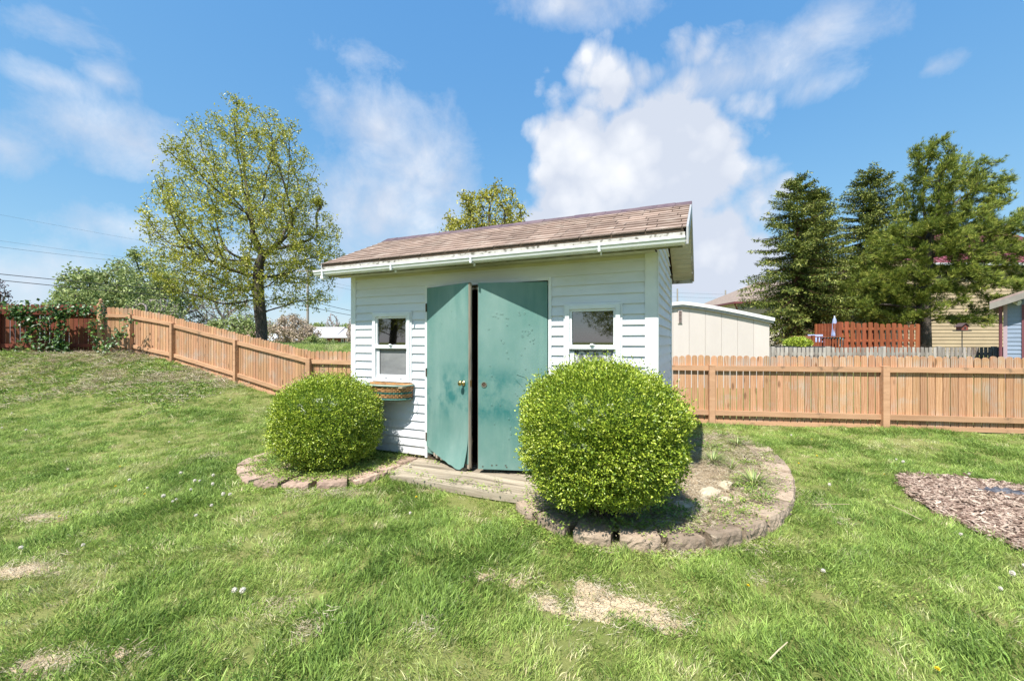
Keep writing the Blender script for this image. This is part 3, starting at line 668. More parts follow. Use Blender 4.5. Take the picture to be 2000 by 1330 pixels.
def build_shed():
    I = Matrix.Identity(4)
    zb, zt = 0.12, 2.36
    DO = (-0.865, 0.753, 0.0, 2.19)
    WL = (-1.375 - .315, -1.375 + .315, 1.0, 1.885); WR = (1.19 - .30, 1.19 + .30, 1.0, 1.90)
    mb = MB()
    clap(mb, I, SL + .02, SR - .02, zb, zt, [DO, WL, WR])
    # right and left end walls with gables
    ridge_z = 3.03; zsl = lambda y: 2.36
    def tri(z):
        if z <= 2.36: return (0.02, SD - .02)
        k = (z - 2.36) / (ridge_z - 2.36); return (0.0 + k * SD / 2, SD - k * SD / 2)
    MR = Matrix.Translation((SR, 0, 0)) @ Matrix.Rotation(PI / 2, 4, 'Z')
    clap(mb, MR, 0, SD, zb, ridge_z - .02, [], tri=tri)
    ML = Matrix.Translation((SL, SD, 0)) @ Matrix.Rotation(-PI / 2, 4, 'Z')
    clap(mb, ML, 0, SD, zb, ridge_z - .02, [], tri=tri)
    MBk = Matrix.Translation((0, SD, 0)) @ Matrix.Rotation(PI, 4, 'Z')
    clap(mb, MBk, -SR + .02, -SL - .02, zb, zt, [])
    siding = mb.build('siding', white_vinyl, shed)
    # sheathing inside the siding, so that the shed is closed
    s = MB(); t = .08
    def wallbox(x0, x1, z0, z1): s.box(x0, x1, 0.004, t, z0, z1)
    xs = [SL, WL[0], WL[1], DO[0], DO[1], WR[0], WR[1], SR]
    wallbox(xs[0], xs[1], 0, zt); wallbox(xs[1], xs[2], 0, WL[2]); wallbox(xs[1], xs[2], WL[3], zt); wallbox(xs[2], xs[3], 0, zt)
    wallbox(xs[3], xs[4], DO[3], zt); wallbox(xs[4], xs[5], 0, zt); wallbox(xs[5], xs[6], 0, WR[2]); wallbox(xs[5], xs[6], WR[3], zt); wallbox(xs[6], xs[7], 0, zt)
    s.box(SL + .004, SL + t, t, SD - .004, 0, zt); s.box(SR - t, SR - .004, t, SD - .004, 0, zt); s.box(SL + t, SR - t, SD - t, SD - .004, 0, zt)
    s.box(SL + t, SR - t, t, SD - t, 0.03, 0.10)
    s.build('inner_wall', inner_wood, shed)
    # corner posts: white boards wrapping the corner
    for x0, x1 in ((SL - .012, SL + .055), (SR - .10, SR + .012)):
        c = MB(); y = -.024
        c.box(x0, x1, y, 0.0, zb - .01, zt)
        if x0 < 0: c.box(SL - .024, SL - .003, -.023, .07, zb - .01, zt - .001)
        else: c.box(SR + .013, SR + .024, -.023, .03, zb - .01, zt - .001)
        c.build('corner_post', white_trim, shed, bevel=.002)
    c = MB(); c.box(SR + .003, SR + .024, SD - .07, SD + .02, zb - .01, zt - .001); c.build('corner_post', white_trim, shed, bevel=.002)
    # frieze channel under the soffit
    f = MB(); f.box(SL + .055, SR - .10, -.022, -.002, 2.315, 2.352); f.build('frieze', soffit_mat, shed)
    # door frame
    d = MB()
    d.box(DO[0], DO[0] + .035, -.026, .06, .10, DO[3]); d.box(DO[1] - .035, DO[1], -.026, .06, .10, DO[3]); d.box(DO[0] + .035, DO[1] - .035, -.026, .06, DO[3] - .035, DO[3])
    d.build('door_frame', white_trim, shed, bevel=.003)
    st = MB(); st.box(DO[0] + .035, DO[1] - .035, -.02, .08, .085, .118); st.build('threshold', inner_wood, shed)

    # --- roof
    roof = MB(); eo, ex0, ex1 = -.32, SL - .22, SR + .28
    ze = 2.49; zr = 3.075; yr = SD / 2; ye2 = SD + .32
    n_sl = (zr - ze) / (yr - eo)
    for (ya, za, yb2, zb2) in ((eo, ze, yr, zr), (ye2, ze, yr, zr)):
        roof.prism([(ya, za), (yb2, zb2), (yb2, zb2 - .03), (ya, za - .03)], ex0 + .02, ex1 - .02, axis='x')
    ro = roof.build('roof', inner_wood, shed)
    sg = MB(); ncrs = 11; slope_len = math.hypot(yr - eo, zr - ze)
    for side in (0, 1):
        for i in range(ncrs):
            t0 = i / ncrs; t1 = (i + 1.12) / ncrs
            def pt(t, h):
                y = eo - .012 + (yr - eo) * t if side == 0 else ye2 + .012 - (yr - eo) * t
                z = ze + (zr - ze) * t; nx_ = -n_sl if side == 0 else n_sl; q = 1 / math.hypot(1, n_sl)
                return (y + nx_ * q * h, z + q * h)
            x = ex0 - R.uniform(0, .30) * 1.0 - (0.15 if i % 2 else 0.0)
            while x < ex1:
                w = .305; a = max(x + .004, ex0); b = min(x + w - .004, ex1)
                if b - a > .02:
                    hb = .013 + R.uniform(-.001, .003); ja = R.uniform(-.0012, .0012)
                    p0 = pt(t0 + ja, hb); p1 = pt(t1, .003); p2 = pt(t1, .0005); p3 = pt(t0 + ja, .0005)
                    sg.prism([p0, p1, p2, p3], a, b, axis='x')
                x += w
    shg = sg.build('shingles', shingle_mat, ro)
    rc = MB(); x = ex0 - .02
    while x < ex1:
        h = .012 + R.uniform(0, .006); lift = R.uniform(0, .006)
        w = min(.2, ex1 + .02 - x)
        rc.prism([(yr - .14, zr - .14 * n_sl + .014 + lift), (yr, zr + .022 + lift + h * .4), (yr + .14, zr - .14 * n_sl + .014 + lift), (yr + .14, zr - .14 * n_sl + .004), (yr, zr + .008), (yr - .14, zr - .14 * n_sl + .004)], x, x + w - .002, axis='x')
        x += .2
    rc.build('ridge_cap', ridge_mat, ro)
    # fascia, drip edge, lower mossy board, soffit
    fa = MB(); fa.box(ex0, ex1 - .01, eo, eo + .02, 2.405, ze - .032); fa.box(ex0, ex1, ye2 - .02, ye2, 2.33, ze - .032); fa.build('fascia', fascia_mat, shed)
    mo = MB(); mo.box(ex0 + .02, ex1 - .03, eo - .004, eo + .022, 2.325, 2.403); mo.build('lower_fascia', moss_mat, shed, bevel=.002)
    so = MB(); x = SL - .19
    while x < SR + .0:
        w = min(.098, SR - x); so.box(x, x + w, eo + .024, -.027, 2.353, 2.359); x += .101
    so.build('soffit', soffit_mat, shed)
    # rake boards and the soffit under the overhanging gable ends
    for (xx, xi) in ((ex1, SR + .026), (ex0, SL - .026)):
        rk = MB(); s_ = 1 if xx > 0 else -1
        for (ya, yb2) in ((eo, yr), (ye2, yr)):
            rk.prism([(ya, ze + .012), (yb2, zr + .012), (yb2, zr - .12), (ya, ze - .14)], min(xx, xx + .018 * s_), max(xx, xx + .018 * s_), axis='x')
        rk.build('rake_board', rake_mat, shed)
        rs = MB(); n = 13
        for side in (0, 1):
            for i in range(n):
                t0 = i / n; t1 = (i + .93) / n
                def q(t, dz): 
                    y = (eo if side == 0 else ye2) + (yr - (eo if side == 0 else ye2)) * t; return (y, 2.365 + (zr - .12 - 2.375) * t + dz)
                a, b = q(t0, 0), q(t1, 0)
                rs.prism([a, b, (b[0], b[1] + .008), (a[0], a[1] + .008)], min(xi, xx - .002 * s_), max(xi, xx - .002 * s_), axis='x')
        rs.build('gable_soffit', soffit_mat, shed)
    # gutter
    g = MB(); gz0, gz1 = 2.338, 2.404; gy0, gy1 = eo - .006, -.42
    prof = [(gy0, gz1), (gy0, gz0), (gy1 + .03, gz0), (gy1 + .012, gz0 + .012), (gy1 + .006, gz0 + .03), (gy1 - .004, gz0 + .045), (gy1 - .004, gz1),
            (gy1 + .008, gz1), (gy1 + .004, gz0 + .048), (gy1 + .016, gz0 + .03), (gy1 + .034, gz0 + .005), (gy0 - .004, gz0 + .004), (gy0 - .004, gz1)]
    n = len(prof); gx0, gx1 = ex0 - .04, ex1 - .006; vs = [(x, y, z) for x in (gx0, gx1) for y, z in prof]
    g.add(vs, [(i, i + n, (i + 1) % n + n, (i + 1) % n) for i in range(n)])
    for x in (gx0, gx1):
        g.prism([(gy0, gz1), (gy0, gz0), (gy1 + .03, gz0), (gy1 + .012, gz0 + .012), (gy1 + .006, gz0 + .03), (gy1 - .004, gz0 + .045), (gy1 - .004, gz1)], x - .0015, x + .0015, axis='x')
    go = g.build('gutter', white_trim, shed)
    for x in (ex0 + .12, -1.05, .0, 1.35):
        h = MB(); h.box(x - .012, x + .012, gy1 - .01, gy1 - .005, gz0 + .03, gz1 + .004); h.box(x - .010, x + .010, gy1 - .006, gy0, gz0 - .006, gz0 - .002); h.box(x - .012, x + .012, gy1 - .008, gy1 + .01, gz0 - .012, gz0 + .03)
        h.box(x - .006, x + .006, eo - .03, eo - .005, gz0 - .03, gz0 - .004)
        h.build('gutter_bracket', white_trim, go, bevel=.002)
    dr = MB(); dr.box(ex0 + .06, ex0 + .13, gy1 + .02, gy0 - .01, gz0 - .045, gz0 - .001); dr.build('gutter_outlet', white_trim, go, bevel=.004)
build_shed()

# --- doors
def door_mat():
    m = bpy.data.materials.new('green_door_paint'); m.use_nodes = True
    nt = m.node_tree; N = nt.nodes; L = nt.links; b = N['Principled BSDF']
    tc = N.new('ShaderNodeTexCoord')
    def noise(sc, de, ro, st=(1, 1, 1), off=(0, 0, 0)):
        mp = N.new('ShaderNodeMapping'); mp.inputs['Scale'].default_value = st; mp.inputs['Location'].default_value = off
        L.new(tc.outputs['Object'], mp.inputs[0]); n = N.new('ShaderNodeTexNoise'); n.inputs['Scale'].default_value = sc
        n.inputs['Detail'].default_value = de; n.inputs['Roughness'].default_value = ro; L.new(mp.outputs[0], n.inputs['Vector']); return n.outputs['Fac']
    def mr(v, a, c, d=0., e=1.):
        r = N.new('ShaderNodeMapRange'); r.inputs[1].default_value = a; r.inputs[2].default_value = c; r.inputs[3].default_value = d; r.inputs[4].default_value = e
        if isinstance(v, float): r.inputs[0].default_value = v
        else: L.new(v, r.inputs[0])
        return r.outputs[0]
    def mm(op, a, c):
        n = N.new('ShaderNodeMath'); n.operation = op; n.use_clamp = True
        for i, v in ((0, a), (1, c)):
            if isinstance(v, float): n.inputs[i].default_value = v
            else: L.new(v, n.inputs[i])
        return n.outputs[0]
    def mix(f, a, c):
        x = N.new('ShaderNodeMix'); x.data_type = 'RGBA'
        for i, v in ((0, f), (6, a), (7, c)):
            if isinstance(v, tuple): x.inputs[i].default_value = (*v, 1)
            else: L.new(v, x.inputs[i])
        return x.outputs[2]
    base = mix(mr(noise(1.6, 7, .6, (1, 1, .5)), .38, .65), (0.098, 0.215, 0.193), (0.18, 0.288, 0.262))
    # worn through to darker old paint at hand height and below
    sp = N.new('ShaderNodeSeparateXYZ'); L.new(tc.outputs['Object'], sp.inputs[0])
    zl = mm('MULTIPLY', mr(sp.outputs['Z'], 1.15, .95), mr(sp.outputs['Z'], .45, .62))
    wear = mm('MULTIPLY', mr(noise(3.2, 8, .68, (1, 1, .8), (2.2, 0, .7)), .47, .60), zl)
    col = mix(mm('MULTIPLY', wear, 0.8), base, (0.012, 0.13, 0.13))
    col = mix(mr(noise(28, 6, .7, (1, 1, 1)), .66, .74, 0, .5), col, (0.03, 0.20, 0.19))
    col = mix(mr(noise(60, 3, .6), .74, .78, 0, .5), col, (0.55, 0.62, 0.58))
    col = mix(mr(noise(5, 5, .6, (1, 1, .15), (4, 1, 1)), .55, .8, 0, .35), col, (0.30, 0.43, 0.38))
    L.new(col, b.inputs['Base Color']); b.inputs['Roughness'].default_value = 0.5; b.inputs['Specular IOR Level'].default_value = .4
    bp = N.new('ShaderNodeBump'); bp.inputs['Strength'].default_value = .3; bp.inputs['Distance'].default_value = .004
    L.new(noise(9, 5, .6), bp.inputs['Height']); L.new(bp.outputs[0], b.inputs['Normal'])
    return m
door_paint = door_mat()
raw_wood = mat('weathered_wood', (0.36, 0.31, 0.25), (0.20, 0.165, 0.125), scale=6, detail=9, rough=0.9, stretch=(6, 6, .5), bump=.6, bdist=.004, var=.3)
brass = mat('brass', (0.62, 0.47, 0.20), (0.50, 0.37, 0.16), scale=20, rough=0.28, metallic=1.0)
steel = mat('dull_steel', (0.50, 0.50, 0.50), (0.38, 0.38, 0.38), scale=20, rough=0.35, metallic=1.0)
rust = mat('dark_iron', (0.06, 0.045, 0.04), (0.13, 0.08, 0.055), scale=20, rough=0.7, metallic=.5)
DW, DH, TH = 0.75, 2.015, 0.038
def dents(parent, n, x0, x1, z0, z1, sgn, extra=()):
    # shallow dimples with a raised rim, hammered into the skin
    mb = MB(); pts = [(R.uniform(x0, x1), R.uniform(z0, z1)) for _ in range(n)] + list(extra)
    for (x, z) in pts:
        r = R.uniform(.005, .010); k = 10; vs = []
        for rr, h in ((r * 1.5, .0005), (r * 1.05, -.0035), (r * .75, -.0005), (r * .3, .0)):
            for i in range(k):
                a = 2 * PI * i / k; vs.append((x + rr * math.cos(a), sgn + h, z + rr * math.sin(a)))
        mb.add(vs, [(j * k + i, j * k + (i + 1) % k, (j + 1) * k + (i + 1) % k, (j + 1) * k + i) for j in range(3) for i in range(k)] + [tuple(3 * k + i for i in range(k))])
    mb.build('dents', door_paint, parent, smooth=True)

def build_doors():
    # left leaf, hinged on its left edge, ajar; origin of the part at the hinge
    L_ = MB(); L_.box(0, DW, 0.0, TH, 0.03, DH, .3)
    lo = L_.build('door', door_paint, shed, bevel=.002); lo.location = (-0.825, -0.03, 0.135); lo.rotation_euler = (0, 0, -math.radians(18.5))
    lo['label'] = 'left green door, ajar, its skin peeling at the foot'
    ed = MB(); ed.box(DW + .001, DW + .012, -.001, TH + .001, 0.0, DH - .005); ed.box(DW - .06, DW + .010, .004, TH - .002, -.02, .028)
    n = 14; vs = []
    for i in range(n + 1):
        z = DH * i / n; o = R.uniform(-.004, .004); vs += [(DW + .012 + abs(o), -.003 + o, z), (DW + .016 + abs(o), TH * .5 + o, z)]
    ed.add(vs, [(2 * i, 2 * i + 1, 2 * i + 3, 2 * i + 2) for i in range(n)])
    ed.build('edge_strip', raw_wood, lo)
    # peeled outer skin: bows away from the core towards the bottom right
    nx, nz = 24, 40; vs = []; fs = []
    for j in range(nz + 1):
        for i in range(nx + 1):
            u = i / nx; v = j / nz
            zlow = 0.115 * (1 - min(u / .9, 1) ** .75) - .035 * min(u / .9, 1) ** .75 + .004 * math.sin(u * 37)
            if u > .9: zlow += (u - .9) * .5
            z = zlow + (DH - .004 - zlow) * v ** .9
            lift = max(0, 1 - (z + .03) / .42) ** 2 * (.015 + .05 * math.sin(min(u, 1) * PI * .62))
            xx = u * (DW - .002) - (.018 * max(0, 1 - z / .3) if u > .93 else 0)
            vs.append((xx, -.005 - lift, z))
    m_ = len(vs); vs += [(x, y + .0035, z) for x, y, z in vs]
    for j in range(nz):
        for i in range(nx):
            a = j * (nx + 1) + i; fs.append((a, a + 1, a + nx + 2, a + nx + 1)); fs.append((a + m_, a + nx + 1 + m_, a + nx + 2 + m_, a + 1 + m_))
    for i in range(nx): fs.append((i + m_, i + 1 + m_, i + 1, i))
    for j in range(nz):
        a = j * (nx + 1); fs.append((a, a + nx + 1, a + nx + 1 + m_, a + m_)); b = a + nx; fs.append((b + m_, b + nx + 1 + m_, b + nx + 1, b))
    mb = MB(); mb.add(vs, fs); sk = mb.build('door_skin', door_paint, lo, smooth=True)
    e = sk.modifiers.new('e', 'EDGE_SPLIT'); e.split_angle = .8
    rg = MB()                                  # ragged delaminated plies below the skin
    for i in range(26):
        u = .2 + .75 * i / 26; x = u * DW; z = .10 * (1 - u) - .03
        rg.box(x, x + .03, -.012 - R.uniform(0, .03), -.002, z - R.uniform(.01, .03), z + .012, M=Matrix.Translation((0, 0, 0)) @ Matrix.Rotation(R.uniform(-.02, .02), 4, 'Y'))
    rg.build('splinters', raw_wood, lo)
    dents(lo, 8, .1, .7, .5, 1.9, -.0052, [(.54, 1.63)])
    Mx = Matrix.Rotation(PI / 2, 4, 'X')
    kb = MB(); prof = [(.030, 0), (.030, .006), (.014, .010), (.012, .028), (.020, .036), (.029, .046), (.029, .056), (.020, .064), (.006, .066)]
    kb.lathe(prof, n=20, M=Matrix.Translation((DW - .075, -.010, .915)) @ Mx); ko = kb.build('door_knob', brass, lo, smooth=True)
    ki = MB(); ki.lathe([(r * .8, z * .9) for r, z in prof], n=16, M=Matrix.Translation((DW - .06, TH, .915)) @ Matrix.Rotation(-PI / 2, 4, 'X')); ki.build('door_knob', brass, lo, smooth=True)
    lt = MB(); lt.box(DW + .010, DW + .019, .008, TH - .008, .88, .95); lt.build('latch', brass, lo)
    for z in (.22, 1.0, 1.78):
        hg = MB(); hg.tube([(-.006, -.008, z - .05), (-.006, -.008, z + .05)], .008, 8); hg.box(-.03, .0, -.006, -.002, z - .05, z + .05); hg.build('hinge', rust, lo)
    # right leaf, hinged on its right edge
    Rr = MB(); Rr.box(-DW, 0, 0.0, TH, 0.0, DH, .6)
    r_ = Rr.build('door', door_paint, shed, bevel=.002); r_.location = (0.712, -0.03, 0.125); r_.rotation_euler = (0, 0, math.radians(17.0))
    r_['label'] = 'right green door, ajar, dented and with an empty lock hole'
    ed = MB(); ed.box(-DW - .003, -DW - .0005, 0, TH, .01, DH - .01); ed.build('edge_strip', raw_wood, r_)
    cl = [(-.60 + .03 * i + R.gauss(0, .01), 1.66 + R.gauss(0, .025)) for i in range(7)] + [(-.20 + R.gauss(0, .06), 1.42 + R.gauss(0, .07)) for _ in range(16)]
    dents(r_, 30, -.68, -.06, .25, 1.95, -.0005, cl)
    sc = MB(); sc.tube([(-.33, -.002, 1.03), (-.24, -.002, 1.0), (-.15, -.002, .90)], .003, 6); sc.tube([(-.34, -.002, .98), (-.27, -.002, .90)], .003, 6); sc.build('scratch', door_paint, r_)
    rg = MB(); rr, tt = .026, .005; vs = []; k = 24
    for (a, h) in ((rr + tt, 0), (rr + tt, -.006), (rr - tt, -.006), (rr - tt, 0)):
        for i in range(k):
            an = 2 * PI * i / k; vs.append((-DW + .065 + a * math.cos(an), h, .915 + a * math.sin(an)))
    rg.add(vs, [(j * k + i, j * k + (i + 1) % k, (j + 1) * k + (i + 1) % k, (j + 1) * k + i) for j in range(3) for i in range(k)])
    rg.build('lock_ring', steel, r_, smooth=False)
    hd = MB(); hd.lathe([(.0215, 0), (.0215, .0012), (.001, .0012)], n=20, M=Matrix.Translation((-DW + .065, -.0008, .915)) @ Mx); hd.build('lock_hole', rust, r_)
    ni = MB()
    for x, z in ((-.70, .03), (-.60, .045), (-.55, .05), (-.45, .05), (-.44, .03), (-.3, .035), (-.18, .04)): ni.box(x - .008, x + .010, -.0022, 0, z - .004, z + .005)
    ni.build('chipped_spots', rust, r_)
build_doors()

# --- windows
def glass_mat():
    m = bpy.data.materials.new('window_glass'); m.use_nodes = True; nt = m.node_tree; N = nt.nodes; L = nt.links; out = N['Material Output']; b = N['Principled BSDF']
    tc = N.new('ShaderNodeTexCoord'); n = N.new('ShaderNodeTexNoise'); n.inputs['Scale'].default_value = 24; n.inputs['Detail'].default_value = 8; n.inputs['Roughness'].default_value = .7
    L.new(tc.outputs['Object'], n.inputs['Vector'])
    n2 = N.new('ShaderNodeTexNoise'); n2.inputs['Scale'].default_value = 5; n2.inputs['Detail'].default_value = 8; n2.inputs['Roughness'].default_value = .7; L.new(tc.outputs['Object'], n2.inputs['Vector'])
    r2 = N.new('ShaderNodeMapRange'); r2.inputs[1].default_value = .45; r2.inputs[2].default_value = .7; r2.inputs[3].default_value = .0; r2.inputs[4].default_value = .07; L.new(n2.outputs[0], r2.inputs[0])
    gl = N.new('ShaderNodeBsdfGlossy'); gl.inputs['Roughness'].default_value = .02; gl.inputs['Color'].default_value = (1, 1, 1, 1)
    tr = N.new('ShaderNodeBsdfTransparent'); tr.inputs['Color'].default_value = (.30, .36, .38, 1)
    df = N.new('ShaderNodeBsdfDiffuse'); df.inputs['Color'].default_value = (.30, .31, .30, 1)
    fr = N.new('ShaderNodeFresnel'); fr.inputs['IOR'].default_value = 2.6
    m1 = N.new('ShaderNodeMixShader'); L.new(fr.outputs[0], m1.inputs[0]); L.new(tr.outputs[0], m1.inputs[1]); L.new(gl.outputs[0], m1.inputs[2])
    r = N.new('ShaderNodeMapRange'); r.inputs[1].default_value = .58; r.inputs[2].default_value = .70; r.inputs[4].default_value = .16; L.new(n.outputs[0], r.inputs[0])
    mx = N.new('ShaderNodeMath'); mx.operation = 'MULTIPLY'; L.new(r.outputs[0], mx.inputs[0]); L.new(r2.outputs[0], mx.inputs[1])
    m2 = N.new('ShaderNodeMixShader'); L.new(mx.outputs[0], m2.inputs[0]); L.new(m1.outputs[0], m2.inputs[1]); L.new(df.outputs[0], m2.inputs[2])
    L.new(m2.outputs[0], out.inputs['Surface']); return m
glass = glass_mat()
screen_mat = mat('insect_screen', (0.15, 0.155, 0.16), (0.24, 0.245, 0.25), scale=1.6, detail=4, rough=0.8, stretch=(1, 1, 3), bump=.5, bscale=260, bdist=.002, c3=(0.33, 0.33, 0.32), s3=3, t3=(.6, .8))
lace_mat = mat('lace', (0.55, 0.55, 0.56), (0.12, 0.12, 0.13), scale=16, detail=5, rough=0.9, lo=.45, hi=.55)
gasket = mat('dark_gasket', (0.05, 0.055, 0.06), rough=.6)
pane_backing = mat('dark_pane_backing', (0.025, 0.042, 0.06), (0.045, 0.07, 0.09), scale=7, rough=.8)  # interior shade and a bluish sky reflection put into one dark colour
def window(cx, z0, w, h, label, lace=False):
    wn = MB(); x0, x1 = cx - w / 2, cx + w / 2; z1 = z0 + h
    # outer casing
    fw = .045; y = -.045
    wn.box(x0, x0 + fw, y, .03, z0, z1); wn.box(x1 - fw, x1, y, .03, z0, z1); wn.box(x0 + fw, x1 - fw, y, .03, z1 - fw, z1); wn.box(x0 + fw, x1 - fw, y - .008, .03, z0, z0 + .035)
    wo = wn.build('window', white_trim, shed, bevel=.003); wo['label'] = label
    jc = MB(); j = .018
    jc.box(x0 - j, x0 - .001, -.028, .0, z0 - .002, z1 + j); jc.box(x1 + .001, x1 + j, -.028, .0, z0 - .002, z1 + j); jc.box(x0 - .001, x1 + .001, -.028, .0, z1 + .001, z1 + j)
    jc.build('channel_trim', white_trim, wo)
    mid = z0 + h * .5; a0, a1 = x0 + fw, x1 - fw; sw = .035
    up = MB(); uy = -.028
    up.box(a0, a0 + sw * .7, uy, .01, mid, z1 - fw); up.box(a1 - sw * .7, a1, uy, .01, mid, z1 - fw); up.box(a0, a1, uy - .001, .011, z1 - fw - .022, z1 - fw - .001); up.box(a0, a1, uy - .012, .012, mid - .012, mid + .03)
    us = up.build('upper_sash', white_trim, wo, bevel=.002)
    lo = MB(); ly = -.012
    lo.box(a0, a0 + sw * 1.3, ly, .02, z0 + .036, mid - .013); lo.box(a1 - sw * .9, a1, ly, .02, z0 + .036, mid - .013); lo.box(a0, a1, ly - .001, .021, mid - .034, mid - .014); lo.box(a0, a1, ly - .001, .021, z0 + .037, z0 + .085)
    lo.build('lower_sash', white_trim, wo, bevel=.002)
    gm = MB()
    gm.box(a0 + .002, a1 - .002, -.0165, -.0135, mid - .0335, mid - .024)
    gm.box(a0 + sw * 1.3 + .001, a0 + sw * 1.3 + .005, -.009, .0, z0 + .086, mid - .035); gm.box(a1 - sw * .9 - .005, a1 - sw * .9 - .001, -.009, .0, z0 + .086, mid - .035)
    for xx in (cx - .09, cx + .14): gm.box(xx - .012, xx + .012, -.022, -.014, z0 + .037, z0 + .045)
    gm.box(a0 + .01, a1 - .01, -.018, -.0135, z0 + .0365, z0 + .0395)
    gm.build('gasket', gasket, wo)
    p = MB(); p.box(a0 + sw * .7, a1 - sw * .7, -.008, -.004, mid + .03, z1 - fw - .022); p.build('pane', glass, wo)
    s = MB(); s.box(a0 + sw * 1.3, a1 - sw * .9, .0, .003, z0 + .085, mid - .034); s.build('screen', lace_mat if lace else screen_mat, wo)
    lk = MB(); lk.box(cx - .025, cx + .03, uy - .022, uy - .012, mid + .022, mid + .034); lk.box(cx - .012, cx + .018, uy - .034, uy - .02, mid + .026, mid + .044); lk.build('sash_lock', white_trim, wo, bevel=.003)
    bk = MB(); bk.box(x0 + .02, x1 - .02, .05, .054, mid - .02, z1 - .03); bk.build('dark_backing', pane_backing, wo)  # added dark sheet behind the upper pane, in place of the dim interior
window(-1.375, 1.0, .59, .865, 'left shed window above the basket planter')
window(1.19, 1.0, .565, .88, 'right shed window half hidden by the large bush', lace=True)

# --- woven basket planter hung under the left window
def build_basket():
    bk = empty('basket_planter', sh(-1.36, -.02, .80), -T0, 'half round woven basket planter with green rim under the left window', 'planter')
    tan = mat('woven_splint', (0.52, 0.28, 0.11), (0.36, 0.18, 0.07), scale=8, rough=.7, var=.35)
    grn = mat('green_splint', (0.035, 0.10, 0.08), (0.06, 0.15, 0.12), scale=8, rough=.6, var=.3)
    pale = mat('pale_green_rim', (0.17, 0.26, 0.22), (0.26, 0.33, 0.28), scale=8, rough=.7)
    W, D, H = .31, .23, .175
    def P(t, z, o=0.0):      # t 0..1 around the half ellipse
        a = PI * (1 - t); s = 1 + .06 * (z / H)
        e = 2.6; c, s_ = math.cos(a), math.sin(a)
        return Vector(((W * s + o) * math.copysign(abs(c) ** (2 / e), c), -(D * s + o) * abs(s_) ** (2 / e) - .003, z))
    N_ = 33
    rows = [(.012, grn, .02), (.036, tan, .016), (.058, tan, .016), (.082, grn, .024), (.106, tan, .016), (.127, tan, .016), (.148, tan, .014)]
    base = MB(); n = 40; vs = [P(i / n, .004, -.008) for i in range(n + 1)] + [P(i / n, H - .006, -.008) for i in range(n + 1)]
    base.add(vs, [(i, i + 1, n + 2 + i, n + 1 + i) for i in range(n)]); base.add([P(i / n, .006, -.009) for i in range(n + 1)], [tuple(range(n + 1))])
    base.box(-W - .01, W + .01, -.008, -.002, 0, H); base.build('liner', rust, bk)
    for gi, m in enumerate((tan, grn)):
        mb = MB()
        for k, (z, mm_, h) in enumerate(rows):
            if mm_ is not m: continue
            for i in range(N_):
                t0, t1 = i / N_, (i + 1) / N_; o = .006 if (i + k) % 2 else -.004
                seg = [(t0 + (t1 - t0) * u, o * math.sin(PI * u) if True else 0) for u in (0, .25, .5, .75, 1)]
                vs = []
                for t, oo in seg: vs += [P(t, z - h / 2, oo), P(t, z + h / 2, oo)]
                mb.add(vs, [(2 * j, 2 * j + 2, 2 * j + 3, 2 * j + 1) for j in range(4)])
        mb.build('weave', m, bk, smooth=False)
    for z, r, m, nm in ((H - .004, .012, pale, 'rim'), (.004, .010, grn, 'base_hoop')):
        mb = MB(); mb.tube([P(i / 40, z, .004) for i in range(41)], r, 6); mb.build(nm, m, bk, smooth=True)
    bd = MB(); bd.box(-W - .02, W + .0, -.20, -.03, H - .03, H - .012); bd.build('soil', soil_dry, bk)
    bo = MB(); bo.box(-W - .03, W + .02, -.045, -.005, H - .006, H + .014); bo.build('back_board', tan, bk)
    h = MB(); pts = [P(.93, .13, .01) + Vector((0.03 + .03 * math.sin(PI * t), -.02, -.16 * t + .02)) for t in np.linspace(0, 1, 12)]
    h.tube(pts, .004, 6); h.build('handle', rust, bk)
    tw = MB()
    for _ in range(10):
        x = R.uniform(-.25, .2); y = -R.uniform(.05, .15); tw.tube([(x, y, H - .02), (x + R.gauss(0, .02), y, H + .02), (x + R.gauss(0, .04), y, H + R.uniform(.02, .06))], .0015, 4)
    tw.build('dry_stems', straw_plain, bk)
straw_plain = mat('straw_plain', (0.50, 0.42, 0.28), (0.36, 0.29, 0.18), scale=10, rough=.9)
build_basket()

# --- wooden step in front of the doors
def build_step():
    st = empty('wooden_step', sh(-0.05, -.33, 0.0), -T0, 'low weathered grey plank step in front of the green doors', 'step')
    plank = mat('weathered_plank', (0.38, 0.325, 0.25), (0.25, 0.205, 0.15), scale=5, detail=10, rough=0.9, stretch=(.35, 7, 3), bump=.9, bdist=.006, var=.22, lo=.4, hi=.6, c3=(0.22, 0.185, 0.14), s3=9, t3=(.58, .7))
    y = .33
    for i in range(5):
        w = .132; mb = MB(); n = 26; x0, x1 = -.93 + R.uniform(-.02, .02), .92 + R.uniform(-.02, .02)
        if i == 4: x0 += .12
        ph = R.uniform(0, 6); vs = []
        for k in range(n + 1):
            t = k / n; x = x0 + (x1 - x0) * t; sag = -.02 * (2 * t - 1) ** 2 * (i / 4) ; dy = .012 * math.sin(t * 5 + ph)
            dz = .006 * math.sin(t * 9 + ph * 2) + sag; yo = -.05 * math.sin(PI * t) * (i / 4)
            cup = .005
            for (yy, zz) in ((y - w, 0.02), (y - w, .088), (y - w / 2, .088 - cup), (y, .088), (y, .02)): vs.append((x, yy + dy + yo, zz + (dz if zz > .05 else 0)))
        fs = [(a * 5 + b, a * 5 + (b + 1) % 5, (a + 1) * 5 + (b + 1) % 5, (a + 1) * 5 + b) for a in range(n) for b in range(5)] + [(4, 3, 2, 1, 0), tuple(n * 5 + b for b in range(5))]
        mb.add(vs, fs, R.random()); mb.build('plank', plank, st)
        y -= w + R.uniform(.004, .010)
build_step()

